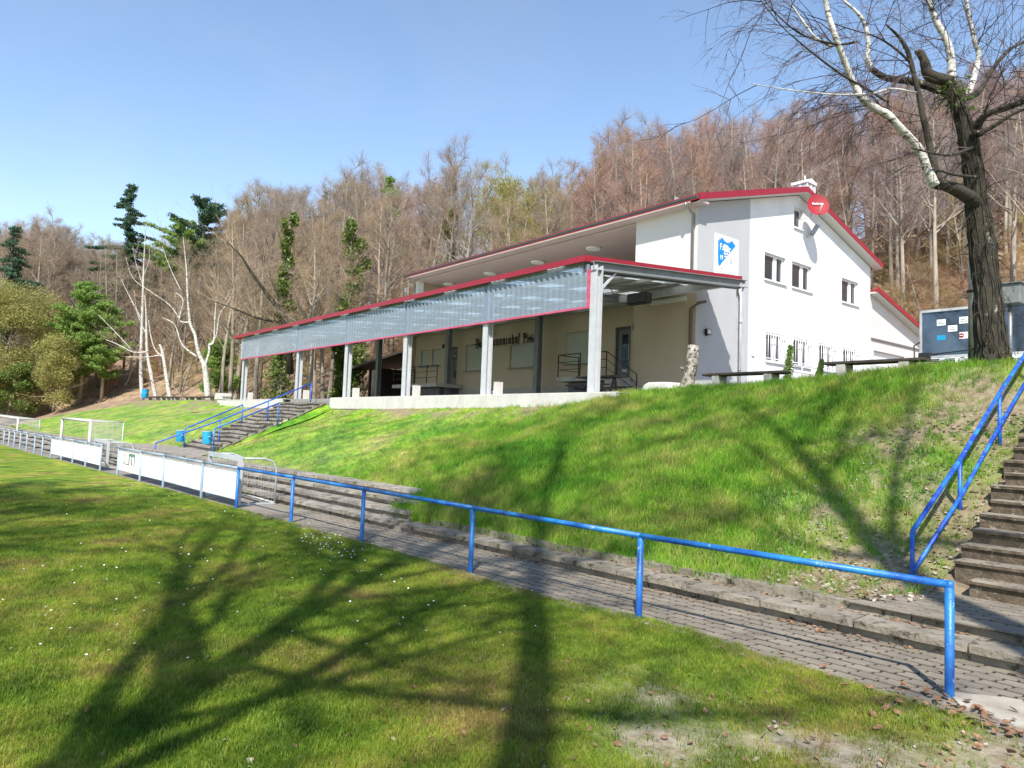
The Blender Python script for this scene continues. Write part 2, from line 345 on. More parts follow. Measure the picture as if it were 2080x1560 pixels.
BANK = [(.30, (.045, .17, .014)), (.41, (.10, .255, .018)), (.53, (.20, .33, .03)), (.68, (.32, .31, .09))]
M['lawn'] = ground_mat('lawn_ground', LAWN, 'bare', (.20, .15, .09), (.40, .35, .27))
M['bank'] = ground_mat('bank_ground', BANK, 'bare', (.15, .115, .065), (.30, .25, .16))

def bare_lawn(x, y):
    v = vnoise(x, y, .9, 3); w = vnoise(x, y, 3.1, 8)
    a = .35*np.exp(-((x+2.9)**2/.5+(y-4.0)**2/.4)) + 1.5*np.exp(-((x+2.33)**2/.06+(y-4.62)**2/.035)) + .8*np.exp(-((x+3.05)**2/.08+(y-3.75)**2/.04)) + .5*np.exp(-((x+1.7)**2/.5+(y-5.2)**2/1.2))+.35*np.exp(-((x+3.6)**2/.8+(y-4.6)**2/.3))
    a = a*(1+.9*v+.9*w)+.9*sstep(-2.0, -1.2, x)*sstep(3.6, 5.2, y)*(1+w)+.35*np.clip(w-.1, 0, 1)*sstep(-6, -2, x); return np.clip(a, 0, 1)
def set_attr(me, name, vals):
    a = me.attributes.new(name, 'FLOAT', 'POINT'); a.data.foreach_set('value', np.asarray(vals, np.float32))
xs = steps(-90, 12, [(-40, 2), (-16, .8), (-9, .3), (2, .12), (12, 1)]); ts = np.concatenate([np.linspace(0, .55, 24), np.linspace(.57, 1, 60)])
X = np.repeat(xs[None], len(ts), 0); yj = np.array([noise.noise((a*2.6, 3, 1))*.09+noise.noise((a*9, 3, 5))*.045 for a in xs]); Y0 = np.full(len(xs), -16.); Y1 = ledge(xs)+yj
Y = Y0[None]+(Y1-Y0)[None]*ts[:, None]
Z = .006+np.clip(vnoise(X, Y, .35)*.02, -.012, .02)*np.where(ts[:, None] > .99, 0, 1)
V = np.stack([X.ravel(), Y.ravel(), Z.ravel()], 1); nx = len(xs)
i, j = np.meshgrid(np.arange(nx-1), np.arange(len(ts)-1)); a = (j*nx+i).ravel(); Fc = np.stack([a, a+1, a+nx+1, a+nx], 1)
me = npmesh('pitch_lawn', V, Fc, M['lawn'], True)
bl = bare_lawn(V[:, 0], V[:, 1]); set_attr(me, 'bare', bl)
dist = np.hypot(V[:, 0], V[:, 1]); ahead = (V[:, 0]*fw[0]+V[:, 1]*fw[1])
lat = np.abs(V[:, 0]*rt[0]+V[:, 1]*rt[1])/np.maximum(ahead, .1)
dens = np.where((ahead > 2.5) & (lat < .85), np.clip(1.35-ahead/15, 0, 1)**1.2, 0)*(1-.93*np.clip(bl*1.5, 0, 1))*(.75+.6*np.clip(vnoise(V[:, 0], V[:, 1], 1.4, 5)+.3, 0, 1))
set_attr(me, 'dens', dens)
lawn = link('pitch_lawn', me); tag(lawn, kind='structure')

# path base, pavers
mb = MB(); mb.box(-90, 10, -14, 14, -1.2, -.03); o = mb.build('subsoil', M['joint']); tag(o, kind='structure')
P = [(x, float(yfence(x))-.7) for x in np.arange(-90, 10.1, 2)]; Q = [(x, float(yb(x))+.1) for x in np.arange(-90, 10.1, 2)]
mb = MB()
for (a, b), (c, d) in zip(zip(P, P[1:]), zip(Q, Q[1:])): mb.quad((a[0], a[1], -.004), (b[0], b[1], -.004), (d[0], d[1], -.004), (c[0], c[1], -.004))
m = mat('path_surface', (.245, .215, .18), (.19, .165, .135), 1.3, .95, .8, 30, spots=(.16, .17, .06), spotscale=1.1, spotlo=.57)
path = mb.build('path', m); tag(path, kind='structure')
# interlocking pavers lie along the fence, each one a zig-zag stone
def paver_poly(l, w, n=.036):
    h, g = l/2, w/2
    m = n/2; return [(-h-m, -g), (h-m, -g), (h-m, -g*.3), (h+m, g*.3), (h+m, g), (-h+m, g), (-h+m, g*.3), (-h-m, -g*.3)]
pl, pw = .235, .168
pme = []
for k in range(5):
    random.seed(k); mb = MB(); mb.prism([(px, py) for px, py in paver_poly(pl-.024, pw-.034)], -.035, 'z', .0); pme.append(mb.mesh('paver', M['paver']))
rnd = random.Random(4); slots = []
ang = .07
for r in range(0, 12):
    for c in range(0, 60):
        u = -1.1-c*pl-(r % 2)*pl/2; v = r*pw
        x = u; y = float(yb(u))-.06-v
        if y < float(ledge(x))-.18: continue
        slots.append((x, y))
mb = MB(); mb.quad((-14.9, 5.45, .002), (-.9, 6.3, .002), (-.9, 7.70, .002), (-14.9, 6.72, .002)); o = mb.build('joint_sand', M['joint'], None); tag(o, kind='structure')
slots.sort(key=lambda p: proj((p[0], p[1], 0))[2]); extra = slots[300:]; slots = slots[:300]
mb = MB()
for (x, y) in extra:
    ca, sa = math.cos(.07), math.sin(.07); mb.prism([(x+a*ca-b*sa, y+a*sa+b*ca) for a, b in paver_poly(pl-.03, pw-.028)], -.03, 'z', .008+rnd.uniform(-.003, .004))
o = mb.build('paver', M['paver'], path); o['kind'] = 'stuff'
for k, (x, y) in enumerate(slots):
    o = bpy.data.objects.new('paver', pme[k % 5]); COL.objects.link(o); o.parent = path
    o.location = (x, y, .008+rnd.uniform(-.003, .004)); o.rotation_euler = (rnd.uniform(-.008, .008), rnd.uniform(-.008, .008), ang+rnd.uniform(-.008, .008))
# concrete apron beside the last post
mb = MB(); mb.prism([(-2.3, 6.5), (-2.12, 6.25), (-1.75, 6.18), (-1.25, 6.28), (-.9, 6.5), (-.75, 6.85), (-1.1, 7.02), (-1.5, 6.95), (-1.95, 6.78)], .0, 'z', .022)
o = mb.build('concrete_apron', mat('apron', (.42, .385, .32), (.27, .23, .18), 3, .9, .3, 30)); tag(o, kind='structure')

# terrace: rows of precast slabs on low risers
terr = thing('terrace_steps', (-12, float(yb(-12)), 0), 'long weathered concrete seating steps between the paved path and the grass bank', 'terrace steps')
terr['kind'] = 'structure'
rnd = random.Random(9)
def slabrow(k, x0, x1, L, tread, z, th=.07, mt='old_concrete', front=0):
    vs_ = []
    for q in range(3):
        mb = MB(); r2 = random.Random(q*7+k)
        n = 5; top = []
        xsn = np.linspace(-L/2+.006, L/2-.006, n+1)
        pts = [[(x, (0 if fr == 0 else tread)+(r2.uniform(-.012, .012) if fr == 0 else 0), zz+(r2.uniform(-.006, .006) if zz > -.01 else 0)) for x in xsn] for fr, zz in ((0, -th), (0, 0), (1, 0), (1, -th))]
        b0 = len(mb.v)
        for row in pts: mb.v += row
        for a, b in ((0, 1), (1, 2), (2, 3), (3, 0)):
            for i in range(n): mb.f.append((b0+a*(n+1)+i, b0+a*(n+1)+i+1, b0+b*(n+1)+i+1, b0+b*(n+1)+i))
        mb.f.append(tuple(b0+r*(n+1) for r in range(4))); mb.f.append(tuple(b0+r*(n+1)+n for r in range(4))[::-1])
        vs_.append(mb.mesh('slab', M[mt]))
    x = x1-L/2
    while x-L/2 > x0-.01:
        o = bpy.data.objects.new('slab', vs_[rnd.randrange(3)]); COL.objects.link(o); o.parent = terr
        y = float(yb(x))+front; off = terr.location
        o.location = (x-off.x, y-off.y+rnd.uniform(-.008, .008), z-off.z+rnd.uniform(-.004, .005)); o.rotation_euler = (rnd.uniform(-.01, .01), rnd.uniform(-.004, .004), .07+rnd.uniform(-.006, .006)); x -= L
def riser(x0, x1, front, z0, z1, mt='old_concrete', th=.3):
    mb = MB()
    for a in np.arange(x0, x1, 3.0):
        b = min(a+3.0, x1); mb.hexa([(a, yb(a)+front, z0), (b, yb(b)+front, z0), (a, yb(a)+front+th, z0), (b, yb(b)+front+th, z0), (a, yb(a)+front, z1), (b, yb(b)+front, z1), (a, yb(a)+front+th, z1), (b, yb(b)+front+th, z1)])
    mb.build('riser', M[mt], terr)
slabrow(0, -11.9, 2.6, 1.02, .46, .165, front=-.07)          # lowest row, right part
slabrow(1, -36, -11.9, .98, .48, .165, mt='weathered', front=-.07)
riser(-90, 4, 0, -.05, .085)
for k in range(1, 4):
    slabrow(1+k, -36, [-12.0, -12.25, -12.73][k-1], .92+.05*k, .48, .165*(k+1)-.01*k, mt='weathered', front=.36*k-.07)
    riser(-90, [-12.0, -12.25, -12.73][k-1], .36*k, .165*k, .165*(k+1)-.085-.01*k, mt='weathered')
slabrow(6, -11.75, 4, 1.02, .2, .262, th=.11, front=.36)       # second kerb, right part
# one long surface behind the last slabs and along the far end
mb = MB()
for a in np.arange(-90, -12.9, 3):
    b = a+3; mb.quad((a, yb(a)+1.3, .605), (b, yb(b)+1.3, .605), (b, yb(b)+3.9 if b < -27 else yb(b)+1.75, .605), (a, yb(a)+3.9 if a < -27 else yb(a)+1.75, .605))
    if a < -36:
        for k in range(4): mb.box(a, b, float(yb(a))+.36*k-.035, float(yb(a))+.36*k+.45, .165*(k+1)-.085, .165*(k+1))
o = mb.build('back_tread', M['weathered'], terr)

# landing of pavers at the foot of the right-hand steps
mb = MB(); mb.quad((-3.75, 7.85, .252), (3, 8.35, .252), (3, 9.9, .252), (-3.75, 9.45, .252)); land = mb.build('landing', M['joint']); tag(land, kind='structure')
for r in range(9):
    for c in range(16):
        x = -3.6+c*pl+(r % 2)*pl/2; y = 8.0+r*pw+.07*(x+3.6)
        if x > 1.2: continue
        o = bpy.data.objects.new('paver', pme[(r+c) % 5]); COL.objects.link(o); o.parent = land; o.location = (x, y, .268+rnd.uniform(-.003, .003)); o.rotation_euler = (0, 0, .07)

# grass bank
xs = steps(-68, 3, [(-30, .9), (-14, .35), (-3.45, .16), (3, .5)])
ts = np.concatenate([np.linspace(0, 1, 52), [1.05, 1.12, 1.25, 1.4]])
X = np.repeat(xs[None], len(ts), 0); yl, zl = lower(xs); yc, zc = crest(xs)
yl = np.where((xs > -3.45), 9.3, np.where(xs > -3.9, 8.6, yl))
Y = yl[None]+(yc-yl)[None]*ts[:, None]
Z = bank(X, Y)+vnoise(X, Y, .8, 2)*.07*np.clip(ts*6, 0, 1)[:, None]*np.where(ts[:, None] > .97, .25, 1)+vnoise(X, Y, 3, 2)*.018
X = np.vstack([X[:1], X]); Y = np.vstack([Y[:1]-.02, Y]); Z = np.vstack([Z[:1]-.6, Z]); ts = np.concatenate([[0], ts])
V = np.stack([X.ravel(), Y.ravel(), Z.ravel()], 1); nx = len(xs)
i, j = np.meshgrid(np.arange(nx-1), np.arange(len(ts)-1)); a = (j*nx+i).ravel(); Fc = np.stack([a, a+1, a+nx+1, a+nx], 1)
cx = V[Fc].mean(1); stairL = (cx[:, 0] > -34.5) & (cx[:, 0] < -29.9) & (cx[:, 1] > 6); Fc = Fc[~stairL & ~((cx[:, 0] > -3.4))]
me = npmesh('grass_bank', V, Fc, M['bank'], True)
def bare_bank(x, y):
    yl, zl = lower(x); yc, zc = crest(x); t = (y-yl)/(yc-yl)
    v = vnoise(x, y, .7, 11)+.5*vnoise(x, y, 2.3, 4)
    r = np.maximum(sstep(-7.4, -3.9, x)*sstep(1.2, .8, t), sstep(.16, .0, t)*sstep(-9.5, -5.5, x)*.8)            # leafy bare earth beside the steps
    w = .75*sstep(.80, .93, t)*sstep(-19, -15, -np.abs(x+18)-10+8)*0
    top = .5*sstep(.72, .95, t)*sstep(-12.5, -15, x)
    return np.clip(r*(1+.9*v)+.22*sstep(-13, -20, x)*(1+v)+top*1.5*(.45+1.8*v)+.25*np.clip(v-.25, 0, 1)+.55*np.exp(-((x+13.2)**2/.25+(y-12.4)**2/.12)), 0, 1)
bb = bare_bank(V[:, 0], V[:, 1]); set_attr(me, 'bare', bb)
ahead = (V[:, 0]*fw[0]+V[:, 1]*fw[1]); tt = np.repeat(ts, nx)
lush = sstep(-19, -13, V[:, 0])
dens = np.clip(1.25-ahead/46, 0, 1)*(1-.9*bb)*(.35+.65*lush)*np.where(V[:, 0] < -36, 0, 1)*np.where(V[:, 0] > -3.4, 0, 1)
set_attr(me, 'dens', dens); set_attr(me, 'len', .42+.58*lush*(1-.55*sstep(-5.5, -3.8, V[:, 0])))
gb = link('grass_bank', me); tag(gb, kind='structure')

# upper level, terrace floor, hillside
mb = MB(); mb.box(-45, -12.7, 13.95, 26, 2.4, 3.03); o = mb.build('terrace_floor', mat('floor_slabs', (.30, .29, .27), (.25, .24, .22), 3, .9, .2, 20)); tag(o, kind='structure')
mb = MB()
xx = [-12.75, -11, -9.6, -8.35, -7.25, -6.3, -5.4, -4.6, 0, 10]; zz = [float(np.interp(v, CX, CZ))-.02 for v in xx]
for a, b, p, q in zip(xx, xx[1:], zz, zz[1:]): mb.quad((a, 14.9, p), (b, 14.9, q), (b, 60, 3.3), (a, 60, 3.3))
o = mb.build('forecourt', mat('forecourt_gravel', (.30, .28, .25), (.24, .22, .2), 6, .95, .4, 20)); tag(o, kind='structure')
xs = steps(-190, 90, [(-110, 5), (20, 2.0), (90, 5)]); ys = steps(-60, 210, [(4, 8), (70, 2.0), (210, 6)])
def hz(X, Y):
    z = hill(X, Y)+vnoise(X, Y, .13, 6)*1.0*sstep(2, 12, sdist(X, Y))+vnoise(X, Y, .5, 9)*.22*sstep(-2, 4, sdist(X, Y))
    inside = sdist(X, Y) < 2.5
    z = np.where(inside & (X > -68) & (Y < 60), z-.5, z)
    return z
me = grid('hillside', xs, ys, hz, M['litter'], keep=lambda x, y: ~((x > -67) & (y < 12.5) & (x < 30)) & ~((y < 40) & (x > -44) & (x < 14) & (sdist(x, y) < -1)) & ~((x > -80) & (y < 3)))
o = link('hillside', me); tag(o, kind='structure')
# the rest of the valley floor behind and beside the pitch
mb = MB(); mb.box(-600, 600, -600, 500, -3, -1.25); o = mb.build('valley_ground', mat('meadow', (.10, .15, .03), (.14, .16, .05), .05, 1)); tag(o, kind='structure')
mb = MB(); mb.quad((-90, -300, -.02), (200, -300, -.02), (200, -15.9, -.02), (-90, -15.9, -.02)); mb.quad((11.5, -16, -.02), (200, -16, -.02), (200, 14, -.02), (11.5, 14, -.02)); mb.quad((-300, -300, -.02), (-89, -300, -.02), (-89, 6, -.02), (-300, 6, -.02)); o = mb.build('field_beyond', M['lawn']); tag(o, kind='structure')

# ---------------------------------------------------------------- grass blades (geometry nodes scatter of real tufts)
def blade_mat(name, cols):
    m = bpy.data.materials.new(name); m.use_nodes = True; t = m.node_tree; N = t.nodes; L = t.links; b = N['Principled BSDF']
    b.inputs['Roughness'].default_value = .5; b.inputs['Specular IOR Level'].default_value = .35
    g = N.new('ShaderNodeNewGeometry'); n = N.new('ShaderNodeTexNoise'); n.inputs['Scale'].default_value = .55; n.inputs['Detail'].default_value = 8; n.inputs['Roughness'].default_value = .62; L.new(g.outputs['Position'], n.inputs[0])
    oi = N.new('ShaderNodeObjectInfo'); ma = N.new('ShaderNodeMath'); ma.operation = 'MULTIPLY_ADD'; ma.inputs[1].default_value = .22; ma.inputs[2].default_value = -.10; L.new(oi.outputs['Random'], ma.inputs[0])
    ad = N.new('ShaderNodeMath'); L.new(ma.outputs[0], ad.inputs[0]); L.new(n.outputs['Fac'], ad.inputs[1])
    c = N.new('ShaderNodeValToRGB'); el = c.color_ramp.elements; e = cols; el[0].position, el[0].color = e[0][0], col(e[0][1]); el[1].position, el[1].color = e[-1][0], col(e[-1][1])
    for p, q in e[1:-1]: x = el.new(p); x.color = col(q)
    L.new(ad.outputs[0], c.inputs[0])
    n5 = N.new('ShaderNodeTexNoise'); n5.inputs['Scale'].default_value = 2.1; n5.inputs['Detail'].default_value = 4; n5.inputs['Roughness'].default_value = .6; L.new(g.outputs['Position'], n5.inputs[0]); r5 = N.new('ShaderNodeValToRGB'); r5.color_ramp.elements[0].position = .34; r5.color_ramp.elements[0].color = (.52, .58, .55, 1); r5.color_ramp.elements[1].position = .62; r5.color_ramp.elements[1].color = (1.25, 1.2, 1.2, 1); L.new(n5.outputs['Fac'], r5.inputs[0])
    m5 = N.new('ShaderNodeMix'); m5.data_type = 'RGBA'; m5.blend_type = 'MULTIPLY'; m5.inputs[0].default_value = 1; L.new(c.outputs[0], m5.inputs[6]); L.new(r5.outputs[0], m5.inputs[7]); col_ = m5.outputs[2]; L.new(col_, b.inputs['Base Color'])
    tr = N.new('ShaderNodeBsdfTranslucent'); L.new(col_, tr.inputs[0]); ms = N.new('ShaderNodeMixShader'); ms.inputs[0].default_value = .38
    L.new(b.outputs[0], ms.inputs[1]); L.new(tr.outputs[0], ms.inputs[2]); L.new(ms.outputs[0], N['Material Output'].inputs[0]); return m
def tuft(name, n, r, h, w, m, seed, loc, lean=.5):
    rg = random.Random(seed); V = []; Fc = []
    for k in range(n):
        a = rg.uniform(0, 6.283); q = r*math.sqrt(rg.random()); x, y = q*math.cos(a), q*math.sin(a); hh = h*rg.uniform(.45, 1.1); d = rg.uniform(0, 6.283); ln = hh*rg.uniform(.1, lean); ww = w*rg.uniform(.7, 1.2); e = rg.uniform(0, 3.14)
        ex, ey = math.cos(e)*ww/2, math.sin(e)*ww/2; b = len(V)
        mx, my = x+math.cos(d)*ln*.35, y+math.sin(d)*ln*.35
        V += [(x-ex, y-ey, -.01), (x+ex, y+ey, -.01), (mx+ex*.8, my+ey*.8, hh*.6), (mx-ex*.8, my-ey*.8, hh*.6), (x+math.cos(d)*ln, y+math.sin(d)*ln, hh*.98)]
        Fc += [(b, b+1, b+2, b+3), (b+3, b+2, b+4, b+4)]
    me = bpy.data.meshes.new(name); me.from_pydata(V, [], [f if f[2] != f[3] else f[:3] for f in Fc]); me.materials.append(m); o = link(name, me); o.location = loc; tag(o, kind='stuff'); return o
def scatter(host, name, srcs, density, smin, smax, lenattr=False, seed=1):
    ng = bpy.data.node_groups.new(name, 'GeometryNodeTree'); ng.interface.new_socket('Geometry', in_out='INPUT', socket_type='NodeSocketGeometry'); ng.interface.new_socket('Geometry', in_out='OUTPUT', socket_type='NodeSocketGeometry')
    N = ng.nodes; L = ng.links; gi = N.new('NodeGroupInput'); go = N.new('NodeGroupOutput')
    oi = N.new('GeometryNodeObjectInfo'); oi.inputs['Object'].default_value = host; oi.transform_space = 'ORIGINAL'
    jo = N.new('GeometryNodeJoinGeometry')
    for k, s in enumerate(srcs):
        dp = N.new('GeometryNodeDistributePointsOnFaces'); na = N.new('GeometryNodeInputNamedAttribute'); na.data_type = 'FLOAT'; na.inputs[0].default_value = 'dens'
        mu = N.new('ShaderNodeMath'); mu.operation = 'MULTIPLY'; mu.inputs[1].default_value = density/len(srcs); L.new(na.outputs['Attribute'], mu.inputs[0]); L.new(mu.outputs[0], dp.inputs['Density']); dp.inputs['Seed'].default_value = seed+k*7
        L.new(oi.outputs['Geometry'], dp.inputs['Mesh'])
        io = N.new('GeometryNodeInstanceOnPoints'); so_ = N.new('GeometryNodeObjectInfo'); so_.inputs['Object'].default_value = s; so_.transform_space = 'ORIGINAL'; so_.inputs['As Instance'].default_value = True
        L.new(dp.outputs['Points'], io.inputs['Points']); L.new(so_.outputs['Geometry'], io.inputs['Instance'])
        rv = N.new('FunctionNodeRandomValue'); rv.data_type = 'FLOAT_VECTOR'; rv.inputs[0].default_value = (-.15, -.15, 0); rv.inputs[1].default_value = (.15, .15, 6.283); rv.inputs['Seed'].default_value = k+3; L.new(rv.outputs[0], io.inputs['Rotation'])
        rs = N.new('FunctionNodeRandomValue'); rs.data_type = 'FLOAT'; rs.inputs[2].default_value = smin; rs.inputs[3].default_value = smax; rs.inputs['Seed'].default_value = k+11
        if lenattr:
            nl = N.new('GeometryNodeInputNamedAttribute'); nl.data_type = 'FLOAT'; nl.inputs[0].default_value = 'len'; m2 = N.new('ShaderNodeMath'); m2.operation = 'MULTIPLY'; L.new(nl.outputs['Attribute'], m2.inputs[0]); L.new(rs.outputs[1], m2.inputs[1]); L.new(m2.outputs[0], io.inputs['Scale'])
        else: L.new(rs.outputs[1], io.inputs['Scale'])
        L.new(io.outputs[0], jo.inputs[0])
    L.new(jo.outputs[0], go.inputs[0])
    me = bpy.data.meshes.new(name); me.from_pydata([(0, 0, -.5)], [], []); o = link(name, me); md = o.modifiers.new('scatter', 'NODES'); md.node_group = ng; tag(o, kind='stuff'); return o
lm = blade_mat('lawn_blade', [(p, tuple(min(1, v*1.25) for v in c)) for p, c in LAWN]); bm_ = blade_mat('bank_blade', [(p, tuple(min(1, v*1.2) for v in c)) for p, c in BANK])
T1 = [tuft('lawn_tuft', 12, .05, .042, .0042, lm, s, (-5.2-s*.3, 3.1, .005), .8) for s in range(3)]
T2 = [tuft('bank_tuft', 15, .075, .155, .0065, bm_, s+20, (-9-s*.4, 10.5, float(bank(-9-s*.4, 10.5))), .9) for s in range(3)]
GRASS = 1.0
scatter(lawn, 'lawn_grass', T1, 1150*GRASS, .55, 1.35)
scatter(gb, 'bank_grass', T2, 330*GRASS, .55, 1.5, True, 30)

# fallen leaves, daisies, litter on the ground: nobody could count them
def leaf_scatter(name, n, fn, size, m, seed, flat=.35, zoff=.02):
    rg = random.Random(seed); V = []; Fc = []
    while len(Fc) < n*4:
        r = fn(rg)
        if r is None: continue
        x, y, z = r; s = size*rg.uniform(.5, 1.25); R = Matrix.Rotation(rg.uniform(0, 6.28), 3, 'Z') @ Matrix.Rotation(rg.uniform(-flat, flat), 3, 'X') @ Matrix.Rotation(rg.uniform(-flat, flat), 3, 'Y')
        cu = rg.uniform(.1, .45); b = len(V)
        for p in ((-.5, 0, 0), (-.1, -.36, cu*.4), (-.1, .36, cu*.4), (.2, -.28, cu*.35), (.2, .28, cu*.35), (.5, 0, cu*.3), (.05, 0, 0)):
            q = R @ (Vector(p)*s); V.append((x+q.x, y+q.y, z+zoff+q.z))
        Fc += [(b, b+1, b+3, b+6), (b, b+6, b+4, b+2), (b+6, b+3, b+5, b+5), (b+6, b+5, b+4, b+4)]
    me = bpy.data.meshes.new(name); me.from_pydata(V, [], [f if f[2] != f[3] else f[:3] for f in Fc]); me.materials.append(m); o = link(name, me); tag(o, kind='stuff'); return o
def on_lawn(rg):
    d = 3.6+rg.random()**1.5*9; l = rg.uniform(-.75, .8)*d; x, y = fw[0]*d+rt[0]*l, fw[1]*d+rt[1]*l
    k = math.exp(-((x+2.4)**2+(y-4.6)**2)/5)+.18
    if y > ledge(x)-.05 or rg.random() > k: return None
    return x, y, .02
leaf_scatter('fallen_leaves', 420, on_lawn, .05, M['leafbrown'], 5, .7, .0)
leaf_scatter('bleached_leaves', 120, on_lawn, .045, M['leafpale'], 8, .7, .0)
def by_steps(rg):
    x = rg.uniform(-7.2, -3.35); y = rg.uniform(8.1, 13.6)
    if rg.random() > sstep(-7.4, -4.4, x)*.9+.05: return None
    return x, y, float(bank(x, y))+.02
leaf_scatter('bank_leaves', 1300, by_steps, .06, M['leafpale'], 9, .6, .01); leaf_scatter('brown_bank_leaves', 900, by_steps, .06, M['leafbrown'], 10, .6, .01)
def on_path(rg):
    x = rg.uniform(-13, -.8); u = rg.random()
    y = float(yb(x))-.03-abs(rg.gauss(0, .12)) if u < .55 else (rg.uniform(float(ledge(x)), float(yb(x))) if u < .65 else float(yb(x))+.33-abs(rg.gauss(0, .05)))
    z = .02 if u < .65 else .175
    if abs(math.sin(x*1.3)) < .55 and u < .55: return None
    return x, y, z
leaf_scatter('path_leaves', 420, on_path, .055, M['leafbrown'], 12, .5, .0)
def corner(rg): x = rg.gauss(-1.35, .6); y = rg.gauss(6.0, .3); return (x, y, .04)
leaf_scatter('corner_leaves', 260, corner, .075, M['leafbrown'], 13, .6, .0)
rg = random.Random(3); mb = MB(); clumps = [(640, 1100, 60), (690, 1120, 50), (590, 1075, 14), (310, 950, 14), (245, 985, 14), (130, 1040, 8), (480, 1045, 10), (700, 1165, 10), (440, 1160, 6), (70, 940, 8), (800, 1180, 6), (380, 1130, 6)]
for px, py, n in clumps:
    for k in range(n):
        p = on(px+rg.gauss(0, 26), py+rg.gauss(0, 10), 'z', 0); mb.disc((p[0], p[1], .05), (rg.uniform(-.5, .5), rg.uniform(-.5, .5), 1), .010+.003*rg.random(), 6)
for k in range(190):
    p = on(rg.uniform(0, 1100), rg.uniform(930, 1350), 'z', 0)
    if p[1] < ledge(p[0]): mb.disc((p[0], p[1], .05), (rg.uniform(-.5, .5), rg.uniform(-.5, .5), 1), .009+.003*rg.random(), 6)
o = mb.build('daisies', M['daisy']); tag(o, kind='stuff')
# ================================================================ BARRIER ROUND THE PITCH
def barrier(posts, label, railm, postm, ends=True, h=.885, shade=None):
    b = thing('pitch_barrier', (posts[0][0], posts[0][1], 0), label, 'barrier', 'tubular barriers round the pitch')
    r = .031
    for (x, y, mk, rk) in posts:
        MB().tube([(x, y, -.15), (x, y, .03), (x, y, h-.02)], [r*1.12]*3, 12).build('post', M[mk], b)
        if mk != 'blue': MB().tube([(x, y, 0), (x, y, .02)], [.05, .045], 10)
    for (a, c) in zip(posts, posts[1:]):
        o = MB().tube([(a[0], a[1], h), (c[0], c[1], h)], [r, r], 12).build('rail', M[a[3]], b)
    for p in (posts[0], posts[-1]):
        MB().tube([(p[0]-.001, p[1], h-.05), (p[0], p[1], h-.01), (p[0], p[1], h+r)], [r*1.02]*3, 12).build('end_cap', M[p[2]], b)
    return b
px_r = [(1929, 1418), (1292, 1257), (951, 1164), (737, 1101), (590, 1062), (481, 1032), (402, 1013), (335, 990), (281, 978), (240, 965)]
R_ = []
for k, p in enumerate(px_r):
    q = on(*p, 'z', 0); R_.append((q[0], float(yfence(q[0])), 'blue' if k < 6 else 'blue_pale', 'blue' if k < 5 else 'blue_pale'))
barrier(R_, 'long blue painted tube railing running from the near right corner post to the logo board', 'blue', 'blue')
px_l = [203, 173, 147, 124, 103, 85, 69, 53, 40, 28, 17, 7]
L_ = []
for p in px_l:
    lo, hi = -80, -20
    for _ in range(40):
        mid = (lo+hi)/2
        if proj((mid, float(yfence(mid)), 0))[0] < p: lo = mid
        else: hi = mid
    L_.append((mid, float(yfence(mid)), 'blue_pale', 'blue_pale'))
for k in range(5): x = L_[-1][0]-2.4; L_.append((x, float(yfence(x)), 'blue_pale', 'blue_pale'))
barrier(L_, 'bleached grey-blue tube railing continuing to the far left beyond the pitch entrance', 'blue_pale', 'blue_pale')

